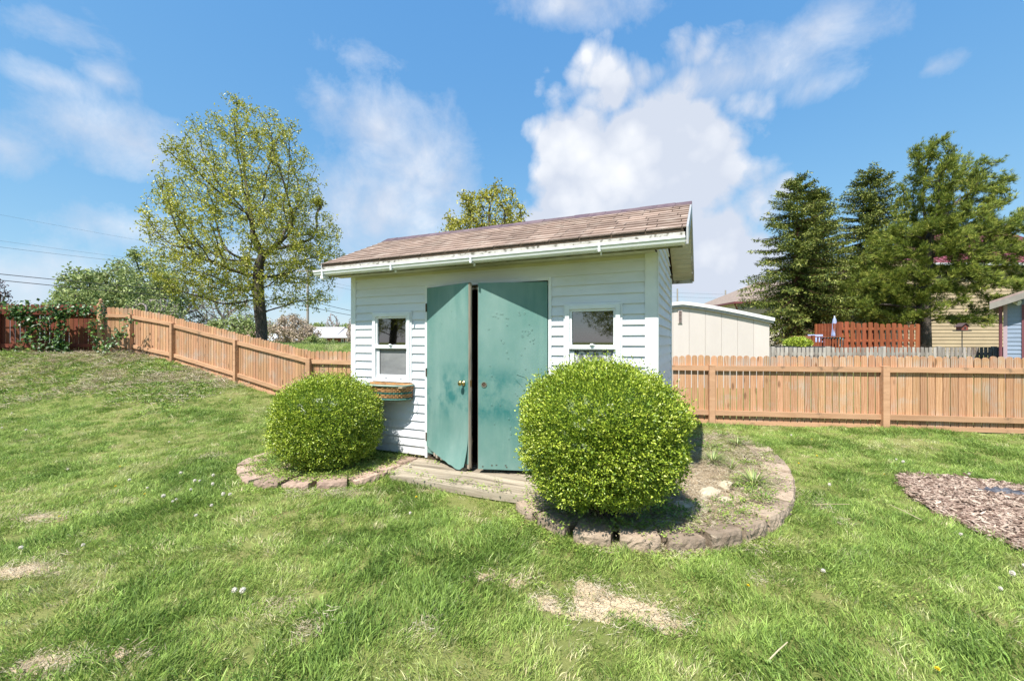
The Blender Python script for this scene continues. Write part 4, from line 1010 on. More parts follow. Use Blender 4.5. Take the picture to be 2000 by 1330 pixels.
# ---------------------------------------------------------------- edging blocks
block_mat = mat('edging_block', (0.38, 0.295, 0.22), (0.25, 0.19, 0.14), scale=14, detail=10, rough=0.95, var=.5, bump=1.0, bscale=70, bdist=.01, c3=(0.20, 0.155, 0.13), s3=7, t3=(.55, .75), spec=.15)
block_red = mat('edging_block_red', (0.44, 0.32, 0.25), (0.30, 0.21, 0.165), scale=14, detail=10, rough=0.95, var=.5, bump=1.0, bscale=70, bdist=.01, c3=(0.22, 0.15, 0.12), s3=7, t3=(.55, .75), spec=.15)
ORD = ['first', 'second', 'third', 'fourth', 'fifth', 'sixth', 'seventh', 'eighth', 'ninth', 'tenth', 'eleventh', 'twelfth', 'thirteenth', 'fourteenth', 'fifteenth',
       'sixteenth', 'seventeenth', 'eighteenth', 'nineteenth', 'twentieth', 'twenty-first', 'twenty-second', 'twenty-third', 'twenty-fourth', 'twenty-fifth', 'twenty-sixth', 'twenty-seventh', 'twenty-eighth', 'twenty-ninth', 'thirtieth', 'thirty-first', 'thirty-second', 'thirty-third', 'thirty-fourth']
def block_mesh(m, wo=.285, wi=.235, dp=.27, h=.13):
    """split faced wall block: rough front at -y, flat top"""
    nu, nv = 10, 5; vs = []; fs = []
    for j in range(nv + 1):
        for i in range(nu + 1):
            u = i / nu - .5; v = j / nv; e = (1 - abs(2 * u)) ** .5 if abs(u) < .5 else 0
            y = -dp / 2 - .012 * e - (R.uniform(0, .012) if 0 < i < nu and j < nv else 0) - (.0 if j < nv else -.006)
            vs.append((u * wo + R.gauss(0, .0015), y, v * h + (R.gauss(0, .003) if j < nv else R.gauss(0, .0012))))
    fs += [(j * (nu + 1) + i, j * (nu + 1) + i + 1, (j + 1) * (nu + 1) + i + 1, (j + 1) * (nu + 1) + i) for j in range(nv) for i in range(nu)]
    b = len(vs)
    for z in (0, h * .5, h):
        vs += [(-wi / 2 + R.gauss(0, .002), dp / 2 + R.gauss(0, .003), z), (wi / 2 + R.gauss(0, .002), dp / 2 + R.gauss(0, .003), z)]
    top = [nv * (nu + 1) + i for i in range(nu + 1)]
    fs += [tuple(top + [b + 5, b + 4]), (b + 1, b, b + 2, b + 3), (b + 3, b + 2, b + 4, b + 5)]
    l = [j * (nu + 1) for j in range(nv + 1)]; r = [j * (nu + 1) + nu for j in range(nv + 1)]
    fs += [tuple(l[::-1] + [b, b + 2, b + 4][:0] + [b, b + 2, b + 4]), tuple(r + [b + 5, b + 3, b + 1])]
    mb = MB(); mb.add(vs, fs); return mb
def ring_blocks(ring, centre, top, m, where, sp=.30, group=''):
    # march along the ring
    L_ = [0]; 
    for a, b in zip(ring[:-1], ring[1:]): L_.append(L_[-1] + (b - a).length)
    tot = L_[-1]; n = int(tot / sp); k = 0
    for i in range(n):
        s = (i + .5) * tot / n; j = int(np.searchsorted(L_, s)); j = min(max(j, 1), len(ring) - 1)
        p = ring[j - 1].lerp(ring[j], (s - L_[j - 1]) / max(L_[j] - L_[j - 1], 1e-6))
        t = (ring[min(j + 2, len(ring) - 1)] - ring[max(j - 3, 0)]).normalized(); o = Vector((t.y, -t.x, 0))
        if (p - centre).dot(o) < 0: o = -o
        ang = math.atan2(o.y, o.x) + PI / 2 + R.gauss(0, .03)
        mb = block_mesh(m, wo=.280 * R.uniform(.97, 1.01) * (tot / n) / .30, wi=.262 * (tot / n) / .30)
        ob = mb.build('edging_block', m)
        ob.location = (p.x + R.gauss(0, .004), p.y + R.gauss(0, .004), top - .13 + R.gauss(0, .007)); ob.rotation_euler = (R.gauss(0, .035), R.gauss(0, .035), ang)
        tag(ob, f'{ORD[i]} stone edging block from the step in the {where} ring', 'edging block', group)
ring_blocks(ring_r, Vector((1.1, 4.0, 0)), .09, block_mat, 'right hand', group='stone blocks edging the right bed')
ring_blocks(ring_l, Vector((-2.1, 5.3, 0)), .09, block_red, 'left hand', group='stone blocks edging the left bed')

# rocks in the right bed
rock_mat = mat('limestone', (0.50, 0.435, 0.32), (0.36, 0.30, 0.215), scale=8, detail=9, rough=.9, bump=.8, bscale=25, bdist=.01, var=.2)
def rock(x, y, r, fl, label, seed):
    px_, py_ = gp(x, y, .08); rr = random.Random(seed); mb = MB(); n, m_ = 12, 8; vs = []
    ax = [rdir(1)[0] for _ in range(9)]; dd = [rr.uniform(.50, .85) for _ in range(9)]
    for j in range(m_ + 1):
        for i in range(n):
            a = 2 * PI * i / n; b = PI * j / m_; v = np.array((math.sin(b) * math.cos(a), math.sin(b) * math.sin(a), math.cos(b)))
            k = 1.0
            for q, d_ in zip(ax, dd):
                dt = float(v @ q)
                if dt > 0: k = min(k, d_ / dt)
            v = v * k * r; vs.append((v[0] * 1.15, v[1], v[2] * fl))
    mb.add(vs, [(j * n + i, (j + 1) * n + i, (j + 1) * n + (i + 1) % n, j * n + (i + 1) % n) for j in range(m_) for i in range(n)])
    o = mb.build('rock', rock_mat); o.location = (px_, py_, .055 + r * fl * .5); o.rotation_euler = (0, 0, rr.uniform(0, 6)); tag(o, label, 'rock', 'pale rocks in the right bed')
rock(1350, 990, .16, .32, 'largest pale flat rock at the front of the right bed', 1)
rock(1387, 966, .105, .6, 'pale pointed rock at the middle of the rock pile', 2)
rock(1418, 950, .09, .7, 'rearmost pale block shaped rock in the right bed', 3)
rock(1374, 978, .07, .7, 'small round rock just behind the large flat rock', 4)
rock(1418, 980, .08, .6, 'brownish round rock at the right end of the rock pile', 5)
rock(1440, 962, .045, .5, 'smallest pale stone just right of the rock pile', 6)
rock(1398, 940, .05, .6, 'small pale stone behind the pointed rock in the right bed', 7)

# ---------------------------------------------------------------- clipped boxwood bushes
def leaf_mat(name, ramp, rough=.45, trans=.3, spec=.5, varamt=.5):
    m = bpy.data.materials.new(name); m.use_nodes = True; nt = m.node_tree; N = nt.nodes; L = nt.links; b = N['Principled BSDF']; out = N['Material Output']
    av = N.new('ShaderNodeAttribute'); av.attribute_name = 'var'
    rp = N.new('ShaderNodeValToRGB'); e = rp.color_ramp.elements
    e[0].position = ramp[0][0]; e[0].color = (*ramp[0][1], 1); e[1].position = ramp[-1][0]; e[1].color = (*ramp[-1][1], 1)
    for p, c in ramp[1:-1]: e.new(p).color = (*c, 1)
    L.new(av.outputs['Fac'], rp.inputs['Fac'])
    f = N.new('ShaderNodeMath'); f.operation = 'MULTIPLY'; L.new(av.outputs['Fac'], f.inputs[0]); f.inputs[1].default_value = 9.7
    f2 = N.new('ShaderNodeMath'); f2.operation = 'FRACT'; L.new(f.outputs[0], f2.inputs[0])
    ma = N.new('ShaderNodeMath'); ma.operation = 'MULTIPLY_ADD'; L.new(f2.outputs[0], ma.inputs[0]); ma.inputs[1].default_value = varamt; ma.inputs[2].default_value = 1 - varamt / 2
    hs = N.new('ShaderNodeHueSaturation'); L.new(ma.outputs[0], hs.inputs['Value']); L.new(rp.outputs[0], hs.inputs['Color'])
    L.new(hs.outputs[0], b.inputs['Base Color']); b.inputs['Roughness'].default_value = rough; b.inputs['Specular IOR Level'].default_value = spec
    tr = N.new('ShaderNodeBsdfTranslucent'); L.new(hs.outputs[0], tr.inputs['Color'])
    ms = N.new('ShaderNodeMixShader'); ms.inputs[0].default_value = trans
    L.new(b.outputs[0], ms.inputs[1]); L.new(tr.outputs[0], ms.inputs[2]); L.new(ms.outputs[0], out.inputs['Surface']); return m
box_leaf = leaf_mat('boxwood_leaf', [(0, (0.07, 0.14, 0.015)), (.35, (0.21, 0.31, 0.03)), (.7, (0.41, 0.49, 0.05)), (1, (0.54, 0.58, 0.12))], rough=.35, trans=.18)
bark = mat('bark', (0.10, 0.075, 0.055), (0.05, 0.038, 0.03), scale=7, detail=8, rough=.95, stretch=(2, 2, .6), bump=1.0, bscale=18, bdist=.03)
def bush(name, c, rx, ry, rz, n, label, seed, lean=0):
    o = empty(name, (c[0], c[1], 0.1), 0, label, 'bush', 'clipped round bushes flanking the shed doors')
    d = rdir(n); az = np.arctan2(d[:, 1], d[:, 0]); el = d[:, 2]
    lump = (vnoise(az * 1.6 + 9, el * 3, seed, 1.0) - .5) * .13 + (vnoise(az * 6 + 3, el * 11, seed + 1, 1.0) - .5) * .10 + (vnoise(az * 15, el * 25, seed + 2, 1.0) - .5) * .13
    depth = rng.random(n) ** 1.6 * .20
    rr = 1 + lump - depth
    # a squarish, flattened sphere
    q = 3.0; s = (np.abs(d[:, 0]) ** q + np.abs(d[:, 1]) ** q + np.abs(d[:, 2]) ** q) ** (-1 / q)
    s = .62 * s + .38
    P = d * (rr * s)[:, None] * np.array([rx, ry, rz]); P[:, 2] *= np.where(P[:, 2] < 0, 1.03, 1.0); P[:, 2] += c[2] - .1
    spr = (vnoise(az * 28, el * 45, seed + 5, 1.0) > .66)   # sprigs that stick out
    P += d * (spr * rng.uniform(0, .045, n))[:, None] + (np.array([0, 0, 1.0]) + .4 * d) * ((vnoise(az * 40, el * 60, seed + 6, 1.0) > .80) * rng.uniform(0, .07, n) * (d[:, 2] > 0))[:, None]
    k = P[:, 2] > .0; P = P[k]; d = d[k]; depth = depth[k]; spr = spr[k]; m = len(P)
    D = d * .9 + rdir(m) * .9 + np.array([0, 0, .35]); Nn = d * .7 + rdir(m) * .8 + np.array([0, 0, .25])
    az = np.arctan2(d[:, 1], d[:, 0])
    var = np.clip(.48 + .34 * (vnoise(az * 12, d[:, 2] * 18, seed + 7, 1.0) - .5) + rng.normal(0, .19, m) + .14 * spr - .9 * depth, 0, 1)  # deeper leaves darker, shade between the clumps put into leaf colour
    V, T, va = leafmesh(P, D, Nn, rng.uniform(.011, .029, m), rng.uniform(.008, .016, m), var, .3)
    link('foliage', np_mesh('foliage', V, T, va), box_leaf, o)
    # dense inner mass that closes the view, gap shade put into its dark colour
    nu, nv = 48, 28; vs = []
    for j in range(nv + 1):
        for i in range(nu):
            a_, b_ = 2 * PI * i / nu, PI * j / nv; v = np.array((math.sin(b_) * math.cos(a_), math.sin(b_) * math.sin(a_), math.cos(b_)))
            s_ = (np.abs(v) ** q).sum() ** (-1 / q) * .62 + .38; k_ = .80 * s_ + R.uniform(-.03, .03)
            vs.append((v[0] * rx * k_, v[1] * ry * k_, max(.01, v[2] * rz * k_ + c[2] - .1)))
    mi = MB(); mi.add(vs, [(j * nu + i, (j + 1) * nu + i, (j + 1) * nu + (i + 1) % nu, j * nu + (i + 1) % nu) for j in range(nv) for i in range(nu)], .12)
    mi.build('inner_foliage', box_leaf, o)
    tw = MB()
    for _ in range(150):
        dd = Vector(rdir(1)[0]); dd.z = abs(dd.z) * 1.2 - .25; dd.normalize()
        e = Vector((dd.x * rx, dd.y * ry, dd.z * rz + c[2] - .1)) * 1.0; b0 = Vector((R.gauss(0, .05), R.gauss(0, .05), .0)); mid = b0.lerp(e, .5) + Vector((R.gauss(0, .04), R.gauss(0, .04), R.gauss(.03, .03)))
        tw.tube([b0, mid, e * (.86 + R.random() * .06)], [.009, .005, .002], 5)
    tw.build('branches', bark, o)
bush('boxwood_bush', (0.735, 3.50, 0.77), .63, .62, .53, 92000, 'large round yellow green clipped bush right of the shed doors', 100)
bush('boxwood_bush', (-2.13, 4.93, 0.58), .565, .56, .50, 64000, 'smaller round clipped bush below the left shed window', 200)

# ---------------------------------------------------------------- fences
fence_mat = mat('cedar_fence', (0.51, 0.30, 0.175), (0.42, 0.235, 0.133), splash=(.12, .4, (.24, .17, .11)), knots=(7, 1, 2.1), c3=(0.42, 0.34, 0.27), s3=2.3, t3=(.50, .68), scale=3.2, detail=8, rough=.8, stretch=(5, 5, .7), var=.34, hue=.012, grain=(2.2, 7.5, (0.36, 0.185, 0.095)), bump=.25, bdist=.003, spec=.2)
rail_mat = mat('fence_rail', (0.50, 0.30, 0.18), (0.40, 0.23, 0.133), scale=4, detail=9, rough=.85, stretch=(.6, 5, 5), var=.2, bump=.4, bdist=.004, c3=(0.20, 0.13, 0.085), s3=5, t3=(.60, .72), spec=.2)
shaded_red_fence = mat('shade_painted_fence', (0.20, 0.062, 0.036), (0.14, 0.042, 0.026), scale=3.2, detail=8, rough=.8, stretch=(5, 5, .7), var=.5, hue=.02, bump=.25, bdist=.003, spec=.2)  # red stain taken darker, the shade on this fence put into its colour
def picket(mb, x, w, z0, z1, y0, y1, M=None, round_=True, var=None, sh_=0):
    """board with a rounded (or flat) top; sh_ shears z with x for a raking fence"""
    if round_:
        n = 8; pts = [(x, z0), (x + w, z0)] + [(x + w / 2 + w / 2 * math.cos(PI * k / n), z1 - w * .55 + w * .55 * math.sin(PI * k / n) ** .8) for k in range(n + 1)]
    else: pts = [(x, z0), (x + w, z0), (x + w, z1), (x, z1)]
    mb.prism(pts, y0, y1, var, M)
def fence_run(root, p0, p1, ga, gb, h, m_p, m_r, pitch=.1045, gap=.013, posts=(True, True), zo=0.0, round_=True, post_h=None, skip=0, phase=0):
    """one bay: p0,p1 world xy of its posts; ga, gb ground heights. Pickets behind (y>0), rails and posts on the near side"""
    a = Vector((p0[0], p0[1], 0)); b = Vector((p1[0], p1[1], 0)); L_ = (b - a).length; ang = math.atan2(b.y - a.y, b.x - a.x)
    def zz(x): return ga + (gb - ga) * x / L_
    sub = bpy.data.objects.new('panel', None)
    mb = MB(); n = int(round(L_ / pitch)); pt = L_ / n
    for i in range(n):
        x = i * pt; j = R.gauss(0, .008); v = R.random(); c = x + pt / 2
        picket(mb, x + gap / 2, pt - gap * R.uniform(.7, 1.3), zz(c) + .012, zz(c) + h + j, .022, .036 + R.uniform(0, .004), None, round_, v)
    Mr = Matrix.Translation((p0[0], p0[1], 0)) @ Matrix.Rotation(ang, 4, 'Z')
    Mi = root.matrix_basis.inverted()
    def place(o): o.matrix_basis = Mi @ Mr; return o
    place(mb.build('picket_panel', m_p, root))
    for (z0, z1, y0, y1) in ((h * .853 - .085, h * .853, -.022, .018), (h * .128, h * .2, -.022, .018), (-.005, h * .052, -.004, .019)):
        r = MB(); k = 10; vs = []
        for i in range(k + 1):
            x = .0 + L_ * i / k; d = R.gauss(0, .0015)
            vs += [(x, y0, zz(x) + z0 + d), (x, y1, zz(x) + z0 + d), (x, y1, zz(x) + z1 + d), (x, y0, zz(x) + z1 + d)]
        r.add(vs, [(i * 4 + q, i * 4 + (q + 1) % 4, i * 4 + 4 + (q + 1) % 4, i * 4 + 4 + q) for i in range(k) for q in range(4)] + [(3, 2, 1, 0), (4 * k, 4 * k + 1, 4 * k + 2, 4 * k + 3)])
        place(r.build('rail', m_r, root))
    for do, x, g in ((posts[0], 0, ga), (posts[1], L_, gb)):
        if do:
            p = MB(); ph = post_h or h * .868
            p.box(x - .047, x + .047, -.075, .019, g - .2, g + ph); place(p.build('post', m_r, root, bevel=.004))
root_z = lambda x, y, l, name='wooden_fence': empty(name, (x, y, 0), 0, l, 'fence')
# right fence and its continuation behind the shed
fd = Vector((.984, -.1786, 0)).normalized(); A0 = Vector((3.421, 7.3, 0))
ff = empty('wooden_fence', (3.421, 7.3, 0), 0, 'long straight cedar picket fence running behind the shed to the right', 'fence')
cuts = [-7.67, -6.2, -3.9, -1.3, 0.0 - 0.0, 2.6, 5.2, 7.8, 9.6]
cuts = [-7.67, -6.25, -5.2, -2.6, 0.0, 2.6, 5.2, 7.8]
gz = lambda s: float(np.interp(s, [-7.67, -6.2, 0, 5], [.155, .13, .10, .108]))
for i, (s0, s1) in enumerate(zip(cuts[:-1], cuts[1:])):
    a = A0 + fd * s0; b = A0 + fd * s1
    fence_run(ff, a, b, gz(s0), gz(s1), 1.165, fence_mat, rail_mat, posts=(True, i == len(cuts) - 2))
# raking fence up the slope
pk = [(-10.38, 11.6, 1.19, 1.22), (-8.84, 11.1, .96, 1.18), (-6.47, 10.0, .536, 1.165), (-4.127, 8.67, .156, 1.165)]
lf = empty('wooden_fence', (-8.84, 11.1, 0), 0, 'orange cedar fence stepping down the slope on the left', 'fence')
for i in range(3):
    fence_run(lf, pk[i], pk[i + 1], pk[i][2], pk[i + 1][2], pk[i][3], fence_mat, rail_mat, round_=True, posts=(True, False))
dl = Vector((-.978, -.208, 0)); c0 = Vector((-10.38, 11.6, 0)); cc = [0, .70, 2.95, 5.3]
fence_run(lf, c0 + dl * cc[1], c0, 1.20, 1.19, 1.24, fence_mat, rail_mat, posts=(True, False), pitch=.10)
vf = empty('wooden_fence', (-12, 11.2, 0), 0, 'red stained fence with shade painted in, overgrown with vines at the far left', 'fence')
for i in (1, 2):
    fence_run(vf, c0 + dl * cc[i + 1], c0 + dl * cc[i], 1.19, 1.20, 1.30, shaded_red_fence, shaded_red_fence if i == 1 else rail_mat, posts=(True, False), pitch=.106, gap=.016)
fin = MB(); q = c0 + dl * cc[1]; fin.box(q.x - .05, q.x + .05, q.y - .08, q.y + .03, 2.1, 2.52); fin.lathe([(.06, 0), (.06, .02), (.03, .05), (.045, .09), (.03, .13), (.004, .15)], c=(q.x, q.y - .02, 2.52), n=10)
fo = fin.build('post_cap', rail_mat, lf); fo.location = (8.84, -11.1, 0)

# ---------------------------------------------------------------- vines
vine_leaf = leaf_mat('vine_leaf', [(0, (0.02, 0.06, 0.018)), (.5, (0.06, 0.13, 0.03)), (.85, (0.15, 0.25, 0.035)), (1, (0.30, 0.36, 0.07))], rough=.4, trans=.2, spec=.45)
stem_mat = mat('vine_stem', (0.20, 0.15, 0.10), (0.12, 0.09, 0.06), scale=9, rough=.9)
def leaf_cloud(pts, D0, ln, wd, up, vr=(.45, .22)):
    P = np.array(pts); n = len(P); D = np.array(D0) + rdir(n) * .9; Nn = np.array(up) + rdir(n) * .55
    return leafmesh(P, D, Nn, rng.uniform(.6, 1.2, n) * ln, rng.uniform(.7, 1.1, n) * wd, np.clip(rng.normal(vr[0], vr[1], n), 0, 1), .18)
def vine(label, base, stems, ln, group='vines on the dark fence'):
    o = empty('climbing_vine', base, 0, label, 'vine', group); pts = []; sb = MB(); b = Vector(base)
    for path, rad, dens, spread in stems:
        path = [Vector(p) - b for p in path]; sp = spline(path, 8)
        sb.tube(sp, [rad * (1 - .6 * i / len(sp)) for i in range(len(sp))], 5)
        for p in sp:
            for _ in range(dens):
                pts.append((p.x + R.gauss(0, spread), p.y - abs(R.gauss(0, spread * 1.0)) - .02, p.z + R.gauss(0, spread * .8)))
    sb.build('stem', stem_mat, o)
    V, T, va = leaf_cloud(pts, (0, -.5, -.5), ln, ln * .75, (0, -.6, .9)); link('leaves', np_mesh('leaves', V, T, va), vine_leaf, o)
def fp(x, y, off=.25):      # point just in front of the vine fence for a photo pixel
    u = (x - 1000) / F
    # line c0 + dl*s shifted by off towards the camera
    ax, ay = c0.x, c0.y - off; s = (u * ay - ax) / (dl.x - u * dl.y); X = ax + dl.x * s; Y = ay + dl.y * s
    return (X, Y, CAM + (HY - y) / F * Y)
vine('leafy vine arching along the top of the dark fence', (fp(95, 690)[0], fp(95, 690)[1], 1.2),
     [([fp(78, 690), fp(74, 650), fp(60, 612), fp(30, 598), fp(-20, 596), fp(-60, 600)], .02, 6, .11),
      ([fp(40, 612), fp(70, 604), fp(100, 606), fp(130, 600), fp(165, 603), fp(192, 606)], .015, 9, .10),
      ([fp(20, 606), fp(60, 622), fp(95, 625), fp(125, 618), fp(150, 606), fp(185, 612)], .012, 8, .08),
      ([fp(100, 690), fp(80, 640), fp(50, 630), fp(25, 612)], .012, 4, .06)], .10)
vine('twisted vine stem with leaves climbing the middle of the dark fence', (fp(115, 690)[0], fp(115, 690)[1], 1.2),
     [([fp(118, 690), fp(120, 660), fp(126, 635), fp(122, 612)], .018, 9, .07), ([fp(105, 688), fp(100, 655), fp(98, 625)], .012, 3, .05),
      ([fp(135, 690), fp(128, 672), fp(118, 676), fp(140, 684)], .01, 7, .08), ([fp(40, 688), fp(55, 660), fp(68, 640), (fp(60, 620))], .01, 5, .05)], .10)
vine('thorny climbing rose bush sprawling at the fence corner', (fp(206, 690)[0], fp(206, 690, .4)[1], 1.15),
     [([fp(206, 692, .4), fp(200, 660, .4), fp(205, 620, .4), fp(200, 596, .4)], .014, 7, .07), ([fp(206, 692, .4), fp(225, 665, .4), fp(245, 640, .4), fp(262, 622, .5)], .012, 4, .08),
      ([fp(204, 690, .4), fp(192, 670, .4), fp(185, 640, .4), fp(188, 625, .4)], .01, 5, .06), ([fp(230, 660, .4), fp(240, 650, .5), fp(256, 655, .5)], .008, 4, .06),
      ([fp(207, 692, .6), fp(215, 672, .9), fp(235, 672, 1.0)], .008, 3, .05)], .085)
def clump(name, x, y, z, label, cat, n, h, wd, m, lean=.8):
    X, Y = gp(x, y, z) if y > 700 else (x, y)
    V = []; T = []; va = []
    for i in range(n):
        a = R.uniform(0, 2 * PI); hh = h * R.uniform(.5, 1.1); w = wd * R.uniform(.7, 1.2); l = lean * R.uniform(.3, 1.2); b = len(V); v = R.random(); sg_ = 5
        sx, sy = -math.sin(a) * w / 2, math.cos(a) * w / 2
        for k in range(sg_ + 1):
            t = k / sg_; r = hh * l * t; zz_ = hh * (t - .55 * l * t * t); q = (1 - t ** 2) * (.6 + .4 * math.sin(PI * min(1, t + .3)))
            V += [(math.cos(a) * r - sx * q, math.sin(a) * r - sy * q, zz_), (math.cos(a) * r + sx * q, math.sin(a) * r + sy * q, zz_)]; va += [v, v]
        for k in range(sg_): o = b + 2 * k; T += [(o, o + 1, o + 3), (o, o + 3, o + 2)]
    ob = link(name, np_mesh(name, np.array(V), np.array(T), np.array(va)), m); ob.location = (X, Y, z); tag(ob, label, cat); return ob
clump_leaf = leaf_mat('strap_leaf', [(0, (0.10, 0.17, 0.04)), (.6, (0.24, 0.33, 0.08)), (1, (0.46, 0.46, 0.20))], rough=.45, trans=.25)
clump('weed_clump', 1392, 906, .06, 'spreading strap leaved weed clump beside the large bush', 'weed', 150, .26, .010, clump_leaf, 1.5)
clump('weed_clump', 1472, 950, .06, 'strap leaved weed clump near the right edging blocks', 'weed', 150, .28, .011, clump_leaf, 1.45)
clump('weed_clump', 1440, 873, .06, 'weed clump at the back of the right bed', 'weed', 120, .26, .010, clump_leaf, 1.5)
clump('weed_clump', 1428, 920, .06, 'thin low weed clump in the middle of the right bed', 'weed', 40, .20, .012, clump_leaf, 1.2)
tw = MB(); X, Y = gp(1456, 896, .13)
tw.tube([(0, 0, 0), (.01, 0, .06), (-.01, .01, .11), (.03, .01, .15)], [.008, .007, .005, .003], 6); tw.tube([(.005, 0, .07), (.04, 0, .10), (.06, 0, .10)], [.005, .004, .002], 5); tw.tube([(-.005, 0, .1), (-.03, 0, .12)], [.004, .002], 5)
ob = tw.build('dead_twig', bark); ob.location = (X, Y, .05); tag(ob, 'short dark dead stump twig sticking up in the right bed', 'twig')
for (x, y, w_, ang, lb) in ((1800, 1015, .30, 1.95, 'pale dry stick standing in the grass left of the mulch'), (1590, 985, .34, -.5, 'thin fallen stick in the grass right of the stone ring'), (1500, 1290, .18, .4, 'short dry stalk lying in the foreground grass')):
    X, Y = gp(x, y, .03); mb = MB(); c_, s_ = math.cos(ang), math.sin(ang); mb.tube([(0, 0, 0), (c_ * w_ * .4, s_ * w_ * .4, .03), (c_ * w_ * .75, s_ * w_ * .75, .05)], [.003, .0028, .002], 5)
    ob = mb.build('stick', straw_plain); ob.location = (X, Y, .03); tag(ob, lb, 'stick')
# black edging lump in the mulch
lm = MB(); n, k = 18, 7; vs = []
for j in range(k + 1):
    for i in range(n + 1):
        t = i / n; a = PI * j / k; r = .055 * math.sin(PI * t) ** .5 * (1 + .35 * math.sin(i * 1.9 + j) + R.uniform(-.15, .15)); vs.append(((t - .5) * .46, math.cos(a) * r * 1.1 + .05 * math.sin(t * 3), math.sin(a) * r * .75))
lm.add(vs, [(j * (n + 1) + i, j * (n + 1) + i + 1, (j + 1) * (n + 1) + i + 1, (j + 1) * (n + 1) + i) for j in range(k) for i in range(n)])
X, Y = gp(1957, 962, .04); blk = mat('crumpled_black_fabric', (0.035, 0.037, 0.05), (0.16, 0.165, 0.19), scale=9, detail=5, rough=.45, bump=.8, bscale=14, bdist=.03, stretch=(1, 3, 3))
ob = lm.build('fabric_fold', blk, smooth=True); ob.location = (X, Y, float(ground_z(X, Y)) + .03); ob.rotation_euler = (0, 0, -.15); tag(ob, 'black crumpled weed fabric poking out of the bark mulch', 'fabric')

# ---------------------------------------------------------------- dandelions
puff_mat = leaf_mat('seed_head', [(0, (.80, .75, .66)), (1, (.92, .87, .78))], rough=.9, trans=.35, spec=.1)
yellow_mat = mat('dandelion_yellow', (0.80, 0.58, 0.02), (0.85, 0.68, 0.04), scale=9, rough=.7)
stalk_mat = mat('dandelion_stalk', (0.22, 0.24, 0.09), (0.28, 0.20, 0.10), scale=5, rough=.7)
def dandelion(kind):
    o = empty('dandelion_' + ('puff' if kind else 'flower')); h = .11 if kind else .06
    s = MB(); s.tube([(0, 0, 0), (.004, .002, h * .5), (0, 0, h)], [.0022, .002, .0018], 5); s.build('stalk', stalk_mat, o)
    if kind:
        n = 240; d = rdir(n); P = np.array([0, 0, h]) + d * .004
        V, T, va = leafmesh(P, d, rdir(n), .0175, .005, rng.random(n), .1)
        P2 = np.array([0, 0, h]) + d * .018; V2, T2, va2 = leafmesh(P2 - .003 * rdir(n), rdir(n), d, .008, .006, rng.random(n), .1)
        link('seed_head', np_mesh('seed_head', np.concatenate([V, V2]), np.concatenate([T, T2 + len(V)]), np.concatenate([va, va2])), puff_mat, o)
    else:
        n = 110; a = rng.uniform(0, 2 * PI, n); e = rng.uniform(.05, 1.2, n); d = np.stack([np.cos(a) * np.cos(e), np.sin(a) * np.cos(e), np.sin(e)], 1)
        V, T, va = leafmesh(np.array([0, 0, h]) + d * .002, d, np.array([0, 0, 1.0]) + rdir(n) * .3, .018, .0045, rng.random(n), .1)
        link('petals', np_mesh('petals', V, T, va), yellow_mat, o)
    return o
puffs = [(134, 908), (253, 934), (289, 944), (315, 966), (336, 970), (346, 966), (380, 937), (390, 934), (417, 926), (415, 942), (413, 980), (381, 1001), (434, 962), (450, 959), (160, 1054), (45, 1059), (351, 923), (50, 845), (3, 838), (430, 797), (450, 803), (366, 802), (1749, 893), (1767, 902), (1890, 917), (1618, 935), (1877, 1027), (1609, 1106), (1969, 1107), (1958, 1134), (1548, 849), (799, 905), (22, 815), (455, 1148), (472, 1152), (800, 995), (330, 862), (287, 788), (1995, 1085), (375, 950)]
yel = [(233, 913), (227, 948), (117, 1000), (1747, 909), (1585, 863), (1829, 1296), (1459, 1134), (1594, 893), (1727, 925), (283, 962), (815, 965), (1560, 905)]
for kind, lst, lb, gr in ((1, puffs, 'white dandelion seed head on a thin stalk in the lawn', 'dandelion seed heads in the lawn'), (0, yel, 'small yellow dandelion flower in the lawn', 'yellow dandelions in the lawn')):
    src = dandelion(kind)
    for i, (x, y) in enumerate(lst):
        o = src if i == 0 else copy_tree(src)
        X, Y = gp(x, y + (12 if kind else 4), 0.05); o.location = (X, Y, float(ground_z(X, Y))); o.rotation_euler = (R.gauss(0, .12), R.gauss(0, .12), R.uniform(0, 6)); s = R.uniform(.45, .72); o.scale = (s, s, s)
        tag(o, lb, 'dandelion' if kind else 'flower', gr)

# ---------------------------------------------------------------- trees
def colonize(attr, trunk, step, reach, kill, iters, jit=.15, up=0.0):
    nodes = [np.array(p, float) for p in trunk]; par = [-1] + list(range(len(trunk) - 1)); A = attr.copy()
    nn = np.full(len(A), 0); nd = np.full(len(A), 1e9); done = 0
    for it in range(iters):
        new = np.array(nodes[done:])
        if len(new):
            d = np.linalg.norm(A[:, None] - new[None], axis=2); j = d.argmin(1); dd = d[np.arange(len(A)), j]
            b = dd < nd; nd[b] = dd[b]; nn[b] = j[b] + done; done = len(nodes)
        k = nd > kill; A, nn, nd = A[k], nn[k], nd[k]
        act = nd < reach
        if not act.any(): break
        Nd = np.array(nodes); u, inv = np.unique(nn[act], return_inverse=True)
        v = (A[act] - Nd[nn[act]]) / np.maximum(nd[act][:, None], 1e-6)
        S = np.zeros((len(u), 3)); np.add.at(S, inv, v)
        S /= np.maximum(np.linalg.norm(S, axis=1, keepdims=True), 1e-6); S += rng.normal(0, jit, S.shape); S[:, 2] += up
        S /= np.linalg.norm(S, axis=1, keepdims=True)
        for q, s_ in zip(u, S):
            nodes.append(Nd[q] + s_ * step); par.append(int(q))
        if len(nodes) > 9000: break
    return np.array(nodes), np.array(par)
